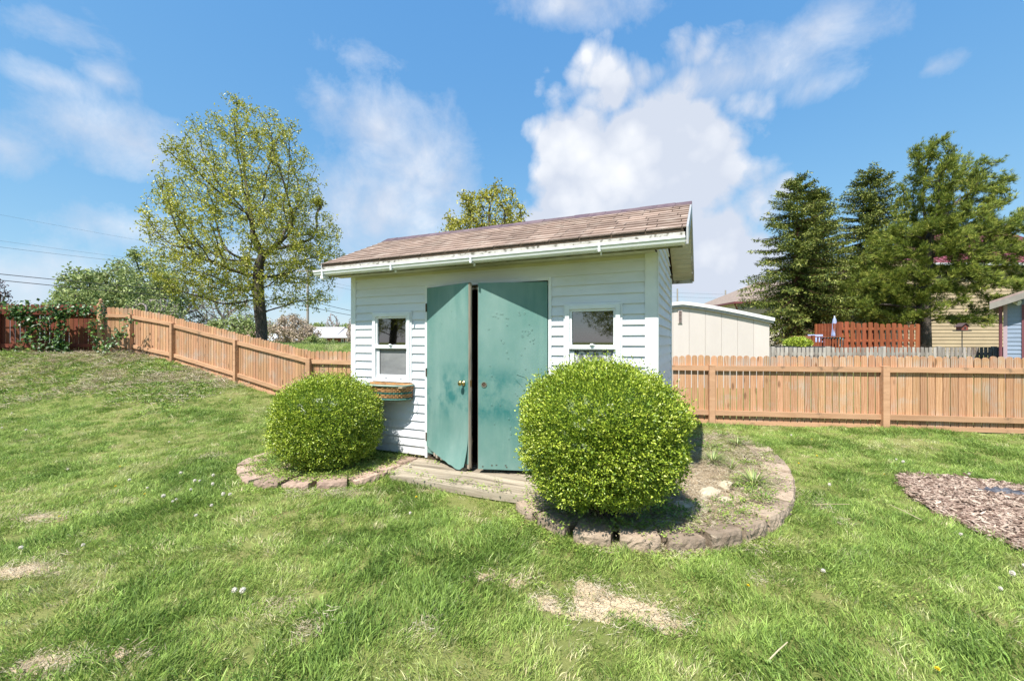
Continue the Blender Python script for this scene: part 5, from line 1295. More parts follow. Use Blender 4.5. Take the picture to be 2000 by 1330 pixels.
def tree_mesh(nodes, par, tip, expo, trunk_r, n_trunk, minr=0.0):
    n = len(nodes); rad = np.zeros(n); ch = [[] for _ in range(n)]
    for i in range(n - 1, 0, -1): ch[par[i]].append(i)
    acc = np.zeros(n)
    for i in range(n - 1, -1, -1):
        acc[i] = acc[i] if ch[i] else tip ** expo
        if par[i] >= 0: acc[par[i]] += acc[i]
    rad = acc ** (1 / expo); f = trunk_r / rad[0]
    rad = np.maximum(rad * (1 + (f - 1) * np.clip((rad / rad[0]), 0, 1) ** .35), tip)
    mb = MB(); stack = [0]
    while stack:
        s = stack.pop(); chain = [s] if par[s] < 0 else [par[s], s]; c = s
        while ch[c]:
            m_ = max(ch[c], key=lambda q: acc[q]); stack += [q for q in ch[c] if q != m_]; chain.append(m_); c = m_
        if len(chain) < 2: continue
        r = [rad[q] for q in chain]
        if par[s] >= 0: r[0] = min(r[0], r[1] * 1.15)
        k = 10 if r[0] > .1 else 6 if r[0] > .03 else 3
        pts = [Vector(nodes[q]) for q in chain]
        if len(pts) > 3:
            sm_ = pts[:1] + [pts[i] * .5 + (pts[i - 1] + pts[i + 1]) * .25 for i in range(1, len(pts) - 1)] + pts[-1:]; pts = sm_
        mb.tube(pts, r, k, cap=False)
    return mb, rad, acc
def ellips(c, r, n, hollow=0.0):
    d = rdir(n); rr = (hollow + (1 - hollow) * rng.random(n)) ** (1 / 2.2); return np.array(c) + d * rr[:, None] * np.array(r)
def make_tree(name, base, label, attr, trunk, trunk_r, leaf_m, n_leaf, ln, wd, step=.32, reach=3.0, kill=.5, tip=.008, expo=2.3, bark_m=None, spread=.22, iters=90, jit=.15, up=0.0, cluster=1, group=None, cat='tree', droop=0.0, aspect_up=.2, vr=(.5, .22), leaf_name='crown', maxr=.03):
    o = empty(name, base, 0, label, cat, group); b = np.array(base)
    nodes, par = colonize(attr - b, [np.array(t) - b for t in trunk], step, reach, kill, iters, jit, up)
    mb, rad, acc = tree_mesh(nodes, par, tip, expo, trunk_r, len(trunk))
    mb.build('trunk', bark_m or bark, o, smooth=True)
    tips = np.nonzero(rad < maxr)[0]
    if n_leaf:
        nc = max(1, n_leaf // cluster); idx = rng.choice(tips, nc); C = nodes[idx] + rng.normal(0, spread, (nc, 3)); C[:, 2] -= droop * rng.random(nc)
        vc = rng.normal(0, .12, nc)
        P = np.repeat(C, cluster, 0); m_ = len(P); P = P + rng.normal(0, ln * .45, (m_, 3))
        D = rdir(m_) + np.array([0, 0, -.2]); Nn = rdir(m_) * .9 + np.array([0, 0, aspect_up + .4])
        var = np.clip(rng.normal(vr[0], vr[1], m_) + np.repeat(vc, cluster), 0, 1)
        V, T, va = leafmesh(P, D, Nn, rng.uniform(.6, 1.2, m_) * ln, rng.uniform(.7, 1.2, m_) * wd, var, .2)
        link(leaf_name, np_mesh(leaf_name, V, T, va), leaf_m, o)
    return o
pear_leaf = leaf_mat('spring_leaf', [(0, (0.14, 0.17, 0.02)), (.45, (0.34, 0.36, 0.04)), (.8, (0.52, 0.50, 0.07)), (1, (0.66, 0.60, 0.18))], rough=.4, trans=.3)
pale_leaf = leaf_mat('pale_leaf', [(0, (0.13, 0.18, 0.05)), (.5, (0.26, 0.33, 0.10)), (1, (0.44, 0.47, 0.20))], rough=.6, trans=.3)
yel_leaf = leaf_mat('yellow_leaf', [(0, (0.17, 0.17, 0.02)), (.5, (0.36, 0.35, 0.035)), (1, (0.58, 0.52, 0.12))], rough=.5, trans=.3)
blossom = leaf_mat('faded_blossom', [(0, (0.26, 0.23, 0.12)), (.5, (0.46, 0.37, 0.28)), (1, (0.66, 0.55, 0.47))], rough=.8, trans=.25, spec=.1)
purple_leaf = leaf_mat('purple_leaf', [(0, (0.06, 0.03, 0.045)), (1, (0.16, 0.08, 0.11))], rough=.5, trans=.2)
spruce_leaf = leaf_mat('spruce_needles', [(0, (0.022, 0.045, 0.014)), (.45, (0.10, 0.135, 0.028)), (.75, (0.26, 0.29, 0.06)), (1, (0.42, 0.42, 0.15))], rough=.6, trans=.12, spec=.2)
pine_leaf = leaf_mat('pine_needles', [(0, (0.035, 0.055, 0.012)), (.4, (0.12, 0.17, 0.025)), (.75, (0.29, 0.33, 0.055)), (1, (0.45, 0.43, 0.10))], rough=.6, trans=.15, spec=.2)
grey_twig = mat('grey_twigs', (0.34, 0.29, 0.28), (0.22, 0.18, 0.17), scale=3, rough=.95)
dark_bark = mat('dark_bark', (0.065, 0.05, 0.042), (0.12, 0.10, 0.085), scale=5, detail=8, rough=.95, stretch=(3, 3, .5), bump=1.0, bscale=12, bdist=.05)
red_bark = mat('red_bark', (0.15, 0.065, 0.045), (0.08, 0.04, 0.03), scale=5, detail=8, rough=.95, stretch=(3, 3, .5), bump=1.0, bscale=14, bdist=.03)

def E(x, y, Z, rx, ry, rd, n, hollow=.3):      # photo-pixel ellipse -> world cloud at depth Z
    c = pw(x, y, Z); return ellips(c, (rx / F * Z, rd, ry / F * Z), n, hollow)
# the big lawn tree
Zt = 22.0
at = np.concatenate([E(490, 335, Zt, 130, 112, 3.6, 520), E(485, 455, Zt, 170, 120, 4.6, 900), E(392, 520, Zt, 84, 62, 3.0, 260), E(590, 500, Zt, 72, 90, 3.0, 300), E(600, 590, Zt, 55, 16, 1.5, 50), E(420, 590, Zt, 70, 16, 1.6, 60), E(482, 440, Zt, 158, 180, 4.5, 900), E(495, 250, Zt, 85, 38, 2.2, 120)])
tb = pw(510, 668, Zt); tr_ = [pw(510, 690 - 0, Zt), pw(512, 655, Zt), pw(511, 635, Zt), pw(508, 612, Zt), pw(506, 590, Zt), pw(504, 565, Zt), pw(504, 540, Zt), pw(505, 510, Zt)]
make_tree('pear_tree', (tb.x, tb.y, 1.1), 'large spreading tree in young yellow green leaf behind the sloping fence', at, tr_, .28, pear_leaf, 60000, .115, .066, step=.33, reach=3.2, kill=.46, tip=.010, bark_m=dark_bark, spread=.15, cluster=5, maxr=.035, expo=2.15)
pear = [o for o in COL.objects if o.name == 'pear_tree'][0]
for (x, y, rz, lb) in ((-15, -20, 1.0, 'tree behind the viewpoint, mirrored in the right shed window'), (-27, -7, 2.6, 'tree off to the left, mirrored in the left shed window')):
    q = copy_tree(pear); q.location = (x, y, 0.0); q.rotation_euler = (0, 0, rz); tag(q, lb, 'tree')
# yellow green crown above the shed roof
Zy = 24.0
at = np.concatenate([E(955, 440, Zy, 80, 80, 2.2, 420), E(900, 470, Zy, 50, 55, 1.6, 120), E(1010, 470, Zy, 30, 50, 1.4, 100)])
make_tree('round_tree', tuple(pw(955, 690, Zy)), 'yellow green tree top showing above the shed roof ridge', at, [pw(955, 690, Zy), pw(955, 620, Zy), pw(955, 560, Zy), pw(955, 520, Zy)], .22, yel_leaf, 9000, .17, .09, step=.3, reach=4, kill=.45, tip=.012, bark_m=dark_bark, spread=.14, up=.25, cluster=3)
# the wood behind the left fence: separate trees
Zb = 48.0
def bg_tree(x, y, rx, ry, Z, leaf, n, ln, label, bm=None, name='tree', tr=.25, base=None, attn=260, **k):
    kw = dict(step=rx / F * Z * .09, reach=rx / F * Z * .9, kill=rx / F * Z * .13, tip=.022, spread=rx / F * Z * .06, cluster=3, group='trees beyond the sloping fence', iters=60, maxr=.09); kw.update(k)
    at = np.concatenate([E(x, y, Z, rx, ry, rx / F * Z * .8, attn), E(x + rx * .3, y + ry * .3, Z, rx * .8, ry * .6, rx / F * Z * .6, attn // 2)])
    yb = base or 672; gzv = CAM + (HY - yb) / F * Z
    p = pw(x, yb, Z)
    return make_tree(name, (p.x, p.y, gzv - .3), label, at, [pw(x, yb, Z), pw(x + 2, (yb + y + ry) / 2, Z), pw(x, y + ry * .55, Z)], tr, leaf, n, ln, ln * .6, bark_m=bm or dark_bark, **kw)
bg_tree(205, 575, 88, 66, 44, pale_leaf, 12000, .30, 'leftmost loose pale green tree behind the fence, crossed by wires', name='willow_tree', droop=.6)
bg_tree(280, 562, 80, 66, 50, pale_leaf, 10000, .30, 'taller soft green tree with bare twigs on top behind the fence', name='willow_tree', droop=.5)
bg_tree(160, 600, 50, 36, 40, pale_leaf, 5000, .25, 'low pale green bush tree at the left end of the wood', name='willow_tree')
bg_tree(352, 598, 60, 62, 52, pale_leaf, 900, .22, 'grey bare branched tree left of the big tree', bm=grey_twig, name='bare_tree', attn=700, kill=.45, step=.42, tip=.035)
bg_tree(430, 600, 66, 58, 54, pale_leaf, 1500, .22, 'grey bare branched tree behind the big tree trunk', bm=grey_twig, name='bare_tree', attn=800, kill=.45, step=.42, tip=.035)
bg_tree(300, 620, 60, 42, 42, pale_leaf, 2600, .24, 'grey twiggy thicket tree just above the fence top', bm=grey_twig, name='bare_tree', attn=600, kill=.4, step=.36, tip=.03)
bg_tree(470, 642, 60, 26, 40, pale_leaf, 4200, .24, 'low green shrub tree at the foot of the big tree', name='shrub')
bg_tree(240, 645, 110, 26, 36, pale_leaf, 6500, .24, 'low leafy hedge tree right behind the fence corner', name='shrub')
bg_tree(565, 645, 42, 34, 38, blossom, 5200, .17, 'faded pink blossoming tree left of the utility pole', bm=grey_twig, name='blossom_tree')
bg_tree(596, 655, 30, 24, 36, blossom, 2600, .15, 'small faded blossom tree touching the utility pole', bm=grey_twig, name='blossom_tree')
bg_tree(688, 655, 12, 34, 36, blossom, 1100, .16, 'narrow pinkish tree at the left corner of the shed', bm=grey_twig, name='blossom_tree', attn=120)
bg_tree(650, 634, 15, 24, 100, pale_leaf, 0, .2, 'distant bare grey conifer behind the ranch house roof', bm=grey_twig, name='bare_conifer', attn=240, tip=.08, step=.35, kill=.4)
bg_tree(622, 640, 26, 9, 130, pale_leaf, 900, .7, 'far rounded green trees left of the distant conifer', name='far_tree', attn=80, tip=.05)
bg_tree(672, 642, 24, 9, 130, pale_leaf, 800, .7, 'far green tree right of the distant conifer', name='far_tree', attn=80, tip=.05)
bg_tree(3, 580, 14, 40, 17, purple_leaf, 420, .10, 'dark purple leaved tree at the extreme left edge', name='plum_tree', attn=120, base=640, tip=.008, tr=.06, maxr=.05)
bg_tree(612, 668, 22, 10, 33, pale_leaf, 1500, .2, 'low green bush at the foot of the utility pole', name='shrub', attn=60)
bg_tree(640, 672, 20, 6, 60, pale_leaf, 900, .3, 'low dark hedge bush in front of the ranch house', name='shrub', attn=50)

# spruces
def spruce(name, base, h, r, label, seed, twin=0, lowz=.12):
    rr = np.random.default_rng(seed); o = empty(name, base, 0, label, 'tree', 'spruces beside the beige storage shed'); tk = MB()
    tk.tube([(0, 0, -.3), (.03, 0, h * .3), (0, .03, h * .65), (0, 0, h * .98)], [.20, .15, .08, .015], 9, cap=False)
    P = []; D = []; va = []; LN = []
    nb = int(h * 27)
    for i in range(nb):
        t = lowz + (1 - lowz) * (i / nb) ** .95; z = h * t; a = i * 2.399 + rr.normal(0, .3)
        prof = (1 - t) ** .62 * (1 if t > .3 else .75 + .8 * (t - lowz)) ; L_ = r * prof * rr.uniform(.68, 1.14) + .22
        droop = .12 + .48 * (1 - t) + rr.normal(0, .12); z += rr.normal(0, .13); n = max(5, int(L_ / .16)); pts = []
        for k in range(n + 1):
            s = k / n; rad_ = L_ * s; zz_ = z + L_ * (-droop * s + .22 * s * s) + (.15 * s if t > .7 else 0)
            pts.append((math.cos(a) * rad_, math.sin(a) * rad_, zz_))
        tk.tube([pts[0], pts[n // 2], pts[-1]], [.03 * (1 - t) + .012, .018 * (1 - t) + .008, .004], 4, cap=False)
        dr = np.array([math.cos(a), math.sin(a), 0]); sd = np.array([-math.sin(a), math.cos(a), 0])
        for k in range(1, n + 1):
            s = k / n; base_p = np.array(pts[k]); sub = (.14 + .40 * (1 - abs(s - .45) * 1.1)) * (.45 + .55 * (1 - t)) 
            for side in (-1, 1, 0):
                m_ = 9 if side else 7; v0 = rr.normal(.45, .16)
                ddir = (dr * .7 + sd * side * .9 + np.array([0, 0, -.25])) if side else (sd * rr.normal(0, .3) + np.array([0, 0, -1.0]))
                ddir = ddir / np.linalg.norm(ddir); le = sub * (1 if side else .9 * (1 - t))
                for q in range(m_):
                    u = (q + rr.random()) / m_; p = base_p + ddir * le * u + rr.normal(0, .025, 3)
                    d = ddir + rr.normal(0, .55, 3); P.append(p); D.append(d); va.append(v0 + rr.normal(0, .12) + .18 * s * (1 if u > .5 else 0)); LN.append(rr.uniform(.08, .17))
    tk.build('trunk', red_bark, o, smooth=True)
    P = np.array(P); D = np.array(D); V, T, va2 = leafmesh(P, D, rdir(len(P)) * .6 + np.array([0, 0, .8]), np.array(LN), .045, np.clip(np.array(va), 0, 1), .15)
    link('crown', np_mesh('crown', V, T, va2), spruce_leaf, o); return o
Zs = 20.0
b1 = pw(1557, 676, Zs); spruce('spruce_tree', (b1.x, b1.y, 1.05), 8.0, 3.0, 'left spruce with drooping branches beside the beige storage shed', 5, lowz=.10)
b1 = pw(1594, 676, Zs + 2.2); spruce('spruce_tree', (b1.x, b1.y, 1.05), 8.3, 1.9, 'narrower spruce with a bare red trunk directly behind the left spruce', 9, lowz=.22)
b1 = pw(1700, 676, Zs + 2.6); spruce('spruce_tree', (b1.x, b1.y, 1.05), 9.4, 3.4, 'darker spruce between the left spruce and the tall pine', 14, lowz=.22)

# the tall irregular pine
def pine():
    Z = 18.0; base = pw(1806, 680, Z); o = empty('pine_tree', (base.x, base.y, 1.0), 0, 'tall irregular pine with several tops in front of the tan house', 'tree'); b = np.array((base.x, base.y, 1.0))
    C = []
    for (x, y, xm, ym, w_, n) in [(1768, 305, 1800, 400, 10, 40), (1790, 285, 1808, 380, 12, 60), (1818, 275, 1816, 370, 15, 110), (1840, 300, 1830, 390, 12, 60), (1868, 296, 1856, 400, 10, 60), (1905, 318, 1868, 410, 9, 50), (1926, 300, 1896, 400, 9, 50),
                                (1950, 318, 1905, 420, 11, 60), (1975, 345, 1925, 430, 10, 50), (2004, 335, 1950, 440, 9, 50), (2010, 400, 1960, 455, 16, 60), (1880, 370, 1868, 440, 18, 70), (1930, 370, 1900, 440, 20, 80), (1780, 360, 1800, 440, 22, 70)]:
        a_, b_, c_ = pw(x, y, Z), pw(xm, ym, Z), pw(1815, 500, Z)
        for q in range(n):
            t = q / n * 1.3; p = a_.lerp(b_, min(t, 1)) if t < 1 else b_.lerp(c_, (t - 1) / .6); sp_ = w_ / F * Z * (.7 + .5 * min(t, 1))
            C.append(np.array([[p.x + rng.normal(0, sp_ * .7), p.y + rng.normal(0, sp_ * 1.6) + (x - 1850) * .004, p.z + rng.normal(0, sp_ * .7)]]))
    for (x, y, rx, ry, rd, n) in [
                               (1815, 440, 44, 44, 1.6, 90), (1930, 470, 55, 30, 1.2, 100), (1965, 500, 45, 24, 1.2, 70), (1900, 510, 60, 26, 1.4, 90), (1880, 470, 70, 50, 1.8, 220), (1770, 480, 70, 50, 1.6, 200), (1720, 520, 50, 40, 1.4, 80), (1690, 560, 50, 26, 1.2, 60), (1760, 560, 60, 45, 1.6, 200), (1850, 540, 80, 36, 1.8, 220),
                               (1660, 600, 36, 30, 1.0, 50), (1740, 615, 60, 26, 1.2, 80), (1800, 600, 60, 30, 1.4, 60), (1900, 560, 90, 18, 1.4, 70), (1960, 540, 70, 12, 1.0, 40), (1900, 625, 50, 10, 1.0, 26), (1930, 590, 60, 10, .8, 26), (1970, 580, 40, 14, .8, 24)]:
        C.append(E(x, y, Z, rx, ry, rd, n, .1))
    at = np.concatenate(C) - b
    tr = [Vector(pw(x, y, Z)) - Vector(b) for x, y in ((1806, 690), (1806, 660), (1804, 630), (1803, 600), (1806, 565), (1812, 530), (1812, 500), (1812, 470))]
    tr2 = [np.array(t) for t in tr]
    nodes, par = colonize(at, tr2, .28, 3.2, .42, 90, .10, .0)
    mb, rad, acc = tree_mesh(nodes, par, .007, 2.35, .24, 8); mb.build('trunk', dark_bark, o, smooth=True)
    tips = np.nonzero(rad < .04)[0]; n = 22000; idx = rng.choice(tips, n); P = nodes[idx] + rng.normal(0, .095, (n, 3)); pr = par[idx]; dr = nodes[idx] - nodes[np.maximum(pr, 0)]
    dr /= np.maximum(np.linalg.norm(dr, axis=1, keepdims=True), 1e-6); dr = dr * .9 + rdir(n) * .3 + np.array([.1, 0, .45])
    k = 11; P = np.repeat(P, k, 0); D = np.repeat(dr, k, 0) + rdir(n * k) * .75; v0 = np.repeat(rng.normal(.5, .18, n), k)
    V, T, va = leafmesh(P, D, rdir(n * k), rng.uniform(.10, .22, n * k), .0145, np.clip(v0 + rng.normal(0, .1, n * k), 0, 1), .1)
    link('crown', np_mesh('crown', V, T, va), pine_leaf, o)
pine()

# ---------------------------------------------------------------- neighbouring buildings
def siding_wall(mb, x0, x1, y, z0, z1, pitch, lap=.015, M=None):
    M = M or Matrix.Identity(4); clap(mb, M @ Matrix.Translation((0, y, 0)), x0, x1, z0, z1, [], pitch, lap)
glass_dark = mat('dark_glass', (0.03, 0.035, 0.045), (0.06, 0.065, 0.08), scale=2, rough=.1, spec=.8)
# beige storage shed, gable end towards us
def storage():
    Z = 11.2; pm = F / Z; X = lambda x: (x - 1000) / pm; Zz = lambda y: CAM + (HY - y) / pm
    xr, xm = X(1503), X(1330); hw = xr - xm; xl = xm - hw; zr, ze = Zz(597), Zz(629)
    o = empty('storage_shed', (xm, Z, 0), 0, 'large beige panelled storage shed with white roof behind the fence', 'shed')
    panel = mat('beige_panel', (0.60, 0.54, 0.50), (0.545, 0.49, 0.455), scale=1.1, detail=6, rough=.7, stretch=(1, 1, .4), var=.04)
    rf = mat('white_roof_metal', (0.80, 0.80, 0.80), (0.70, 0.70, 0.71), scale=3, rough=.5); tr = mat('grey_flashing', (0.30, 0.31, 0.33), (0.40, 0.41, 0.43), scale=5, rough=.5, metallic=.3)
    prof = lambda x: zr + .02 - (zr - ze) * min(1, abs(x) / hw) ** 1.25
    w = MB(); xs = list(np.arange(-hw, hw - .02, .425)) + [hw]
    for a, b in zip(xs[:-1], xs[1:]):
        g = .004; v = R.random(); pts = [(a + g, 0), (b - g, 0)] + [(b - g - (b - a - 2 * g) * k / 4, prof(b - g - (b - a - 2 * g) * k / 4) - .02) for k in range(5)]
        w.prism(pts, 0, .02, v)
    w.build('wall', panel, o)
    w2 = MB(); w2.box(-hw, hw, .022, .06, 0, ze - .05); w2.prism([(-hw + .01, ze - .05), (hw - .01, ze - .05)] + [(x, prof(x) - .03) for x in np.linspace(hw - .02, -hw + .02, 12)], .022, .05)
    w2.box(-hw, -hw + .04, .06, 3.4, 0, ze - .03); w2.box(hw - .04, hw, .06, 3.4, 0, ze - .03); w2.box(-hw, hw, 3.4, 3.44, 0, ze); w2.build('wall', panel, o)
    r = MB(); pts = [(x, prof(x / 1.03)) for x in np.linspace(-hw * 1.035, hw * 1.035, 25)]
    r.prism([(a, b + .0) for a, b in pts] + [(a, b + .085) for a, b in pts[::-1]], -.10, 3.5); r.build('roof', rf, o)
    t = MB(); t.prism([(a * .995, b - .055) for a, b in pts] + [(a * .995, b - .002) for a, b in pts[::-1]], -.07, -.001); t.build('flashing', tr, o)
    v = MB(); vx, vz = X(1328) - xm, Zz(619); v.box(vx - .055, vx + .055, -.02, -.001, vz - .18, vz + .18); vo = v.build('vent_frame', panel, o)
    s = MB(); s.box(vx - .035, vx + .035, -.024, -.021, vz - .16, vz + .16)
    for k in range(9): s.box(vx - .035, vx + .035, -.034, -.024, vz - .155 + k * .036, vz - .14 + k * .036)
    s.build('louvre', mat('louvre_brown', (0.22, 0.16, 0.15), (0.30, 0.24, 0.22), scale=9, rough=.8), vo)
storage()
# grey weathered picket fence
def grey_fence():
    Z = 13.2; pm = F / Z; o = empty('picket_fence', ((1730 - 1000) / pm, Z, 0), 0, 'old grey weathered picket fence behind the cedar fence', 'fence')
    g = mat('grey_wood', (0.42, 0.39, 0.36), (0.24, 0.21, 0.185), scale=3, detail=9, rough=.95, stretch=(5, 5, .8), var=.6, c3=(0.16, 0.10, 0.075), s3=1.2, t3=(.5, .7))
    x0, x1 = (1496 - 1000) / pm - o.location.x, (1962 - 1000) / pm - o.location.x; zt = CAM - 10.5 / pm
    a = MB(); x = x0; i = 0
    while x < x1:
        h = zt + R.gauss(0, .006); a.box(x, x + .085, 0 if i % 2 else .07, .018 if i % 2 else .088, .3, h, R.random()); x += .066; i += 1
    a.build('pickets', g, o); b = MB()
    for z in (zt - .20, zt - .85): b.box(x0, x1, .021, .067, z - .045, z + .045)
    b.build('rails', g, o)
    for k in range(5):
        c = MB(); xx = x0 + (x1 - x0) * (k + .12) / 4.3; c.box(xx - .05, xx + .05, -.03, .06, .2, zt + .03); c.build('post', g, o)
grey_fence()
# blue grey house at the right edge
def blue_house():
    Z = 11.5; pm = F / Z; x0 = (1962 - 1000) / pm; zt = CAM + (HY - 590) / pm; sl = .42; ov = .26
    o = empty('blue_house', (x0, Z, 0), -math.radians(50), 'blue grey sided house corner with brown roof at the right edge', 'house')
    bl = mat('blue_siding', (0.24, 0.30, 0.40), (0.21, 0.265, 0.355), scale=2, rough=.6, var=.05); mr = mat('maroon_trim', (0.17, 0.055, 0.065), rough=.5)
    rf = mat('brown_shingles', (0.36, 0.27, 0.24), (0.26, 0.19, 0.17), scale=12, rough=.95, detail=8); dk = mat('dark_fascia', (0.22, 0.20, 0.18), (0.28, 0.26, 0.23), scale=4, rough=.6)
    W = 5.0; top = zt + sl * W / 2
    def tri(z):
        if z <= zt: return (.05, W)
        k = (z - zt) / sl; return (.05 + k, W - k)
    w = MB(); clap(w, Matrix.Identity(4), .05, W, .2, top - .1, [], .11, .014, tri=tri); w.build('siding', bl, o)
    w2 = MB(); w2.prism([(.01, .1), (W, .1), (W, zt), (W / 2, top - .02), (.01, zt)], .006, 5); w2.build('wall', bl, o)
    c = MB(); c.box(-.022, .05, -.024, .06, .15, zt); c.build('corner_board', mat('mauve_trim', (0.40, 0.30, 0.34), rough=.6), o)
    zr = lambda x: zt + .03 + sl * (x if x < W / 2 else W - x)
    for nm, m_, y0, y1, d0, d1 in (('roof', rf, -.36, 5.3, .0, .09), ('fascia', dk, -.385, -.362, -.13, .03), ('soffit', dk, -.36, -.03, -.05, -.004)):
        q = MB(); q.prism([(-ov, zr(-ov) + d0), (W / 2, zr(W / 2) + d0), (W / 2, zr(W / 2) + d1), (-ov, zr(-ov) + d1)], y0, y1)
        q.prism([(W / 2 + .001, zr(W / 2) + d0), (W + ov, zr(W + ov) + d0), (W + ov, zr(W + ov) + d1), (W / 2 + .001, zr(W / 2) + d1)], y0, y1); q.build(nm, m_, o)
    d = MB(); d.tube([(-.07, -.06, zt - .05), (-.07, -.06, .2)], .032, 8); d.build('downspout', mr, o)
    l = MB(); lx = .16; l.lathe([(.03, 0), (.035, .03), (.065, .10), (.07, .12)], n=14, M=Matrix.Translation((lx, -.05, zt - .02)) @ Matrix.Rotation(1.9, 4, 'Y') @ Matrix.Rotation(.5, 4, 'X')); l.box(lx - .03, lx + .03, -.03, .0, zt + .0, zt + .07); l.build('floodlight', white_trim, o)
    wn = MB(); wn.box(.30, .37, -.04, -.016, .9, zt - .1); wn.box(.37, 1.2, -.04, -.016, zt - .18, zt - .1); wo = wn.build('window_trim', mr, o)
    p = MB(); p.box(.37, 1.2, -.03, -.016, .9, zt - .181); p.build('pane', glass_dark, o)
blue_house()
# tan two storey house with maroon metal roof
def tan_house():
    Z = 25.0; pm = F / Z; X = lambda x: (x - 1000) / pm; Zz = lambda y: CAM + (HY - y) / pm
    o = empty('tan_house', (X(1850), Z, 0), 0, 'tan sided two storey house with maroon metal roof behind the pine', 'house'); ox = X(1850)
    tan = mat('tan_siding', (0.43, 0.335, 0.215), (0.37, 0.285, 0.185), scale=1.2, rough=.65, var=.08); mr = mat('maroon_metal', (0.20, 0.055, 0.07), (0.16, 0.045, 0.058), scale=1.5, rough=.55, metallic=.1)
    br = mat('brick_red', (0.24, 0.10, 0.08), (0.17, 0.07, 0.06), scale=9, rough=.9)
    a, b = X(1712) - ox, X(2030) - ox; z0, ze = .6, Zz(516)
    w = MB(); clap(w, Matrix.Identity(4), a, b, z0, ze, [], .205, .03); w.build('wall', tan, o)
    w = MB(); w.box(a + .02, b, .01, 8, z0, ze); w.build('wall', tan, o)
    w = MB(); aa, bb_ = X(1690) - ox, X(1712) - ox; clap(w, Matrix.Translation((0, -1.2, 0)), aa, bb_ + .9, z0, Zz(545), [], .205, .03); w.box(aa + .02, bb_ + .88, -1.19, 0, z0, Zz(545)); w.build('chimney_chase', mat('pale_tan', (0.56, 0.45, 0.30), (0.5, 0.4, 0.26), scale=2, rough=.7), o)
    e = .5; zr = ze + 3.5; x_h = X(1985) - ox
    r = MB(); al, bl = X(1790) - ox, b + 3
    vs = [(al, -e, ze), (bl, -e, ze), (bl, 5, zr), (x_h, 5, zr), (al, 9, ze), (al, -e, ze - .12), (bl, -e, ze - .12), (al, 9, ze - .12)]
    r.add(vs, [(0, 1, 2, 3), (0, 3, 4), (5, 7, 4, 0), (5, 0, 1, 6), (5, 6, 7)])
    ro = r.build('roof', mr, o); k = MB(); x = al + .3
    q = (zr - ze) / (5 + e)
    while x < bl:
        xe = min(1, (x - al) / (x_h - al)); y1 = -e + (5 + e) * xe
        k.prism([(-e, ze + .002), (y1, ze + q * (y1 + e) + .002), (y1, ze + q * (y1 + e) + .055), (-e, ze + .055)], x - .015, x + .015, axis='x'); x += .42
    k.build('roof_seams', mr, ro)
    rl = MB(); a2, b2 = X(1690) - ox, al + .2; rl.prism([(-e, ze - .1), (4, ze + 1.2), (4, ze + 1.1), (-e, ze - .2)], a2 - .3, b2, axis='x'); 
    f = MB(); f.box(al, bl, -e - .02, -e - .002, ze - .16, ze - .02); f.build('fascia', white_trim, o)
    for (x, y, ww, hh) in ((1728, 590, 9, 30), (1762, 590, 12, 34)):
        wn = MB(); xx, zz_ = X(x) - ox, Zz(y); w_, h_ = ww / pm / 2, hh / pm / 2
        wn.box(xx - w_ - .08, xx + w_ + .08, -.07, -.031, zz_ - h_ - .08, zz_ + h_ + .08); wo = wn.build('window', white_trim, o); p = MB(); p.box(xx - w_, xx + w_, -.08, -.072, zz_ - h_, zz_ + h_); p.box(xx - w_, xx + w_, -.085, -.0801, zz_ - .02, zz_ + .02); p.build('pane', glass_dark, wo)
tan_house()
def grey_house():
    Z = 34.0; pm = F / Z; X = lambda x: (x - 1000) / pm; Zz = lambda y: CAM + (HY - y) / pm; ox = X(1560)
    o = empty('beige_house', (ox, Z, 0), 0, 'pale beige sided house with brown hip roof behind the spruces', 'house')
    bg = mat('beige_siding', (0.66, 0.60, 0.52), (0.60, 0.55, 0.47), scale=1.2, rough=.65, var=.06); mr = mat('maroon_gutter', (0.17, 0.05, 0.055), rough=.5); rf = mat('brown_roof', (0.28, 0.22, 0.18), (0.20, 0.155, 0.13), scale=6, rough=.95, detail=8)
    a, b = X(1440) - ox, X(1740) - ox; ze = Zz(590)
    w = MB(); clap(w, Matrix.Identity(4), a, b, .6, ze, [], .20, .03); w.box(a + .02, b, .01, 8, .5, ze); w.build('wall', bg, o)
    e = .45; r = MB(); zr = ze + 2.2; vs = [(a - e, -e, ze), (b, -e, ze), (b, 4, zr), (a + 4, 4, zr), (a - e, 8.5, ze), (a - e, -e, ze - .05), (b, -e, ze - .05), (a - e, 8.5, ze - .05)]
    r.add(vs, [(0, 1, 2, 3), (0, 3, 4), (5, 6, 1, 0), (5, 0, 4, 7), (5, 7, 6)]); r.build('roof', rf, o)
    g = MB(); g.box(a - e - .08, b, -e - .1, -e - .005, ze - .16, ze - .02); g.box(a - e - .1, a - e - .005, -e, 8, ze - .16, ze - .02); g.build('gutter', mr, o)
    d = MB(); d.tube([(a - e - .05, -e - .05, ze - .1), (a - .06, -.06, ze - .55), (a - .06, -.06, .6)], .06, 6); d.build('downspout', mr, o)
    f = MB(); f.box(a + .05, b, -.04, -.032, ze - .55, ze - .02); f.build('frieze', mat('grey_frieze', (0.36, 0.40, 0.44), rough=.6), o)
grey_house()
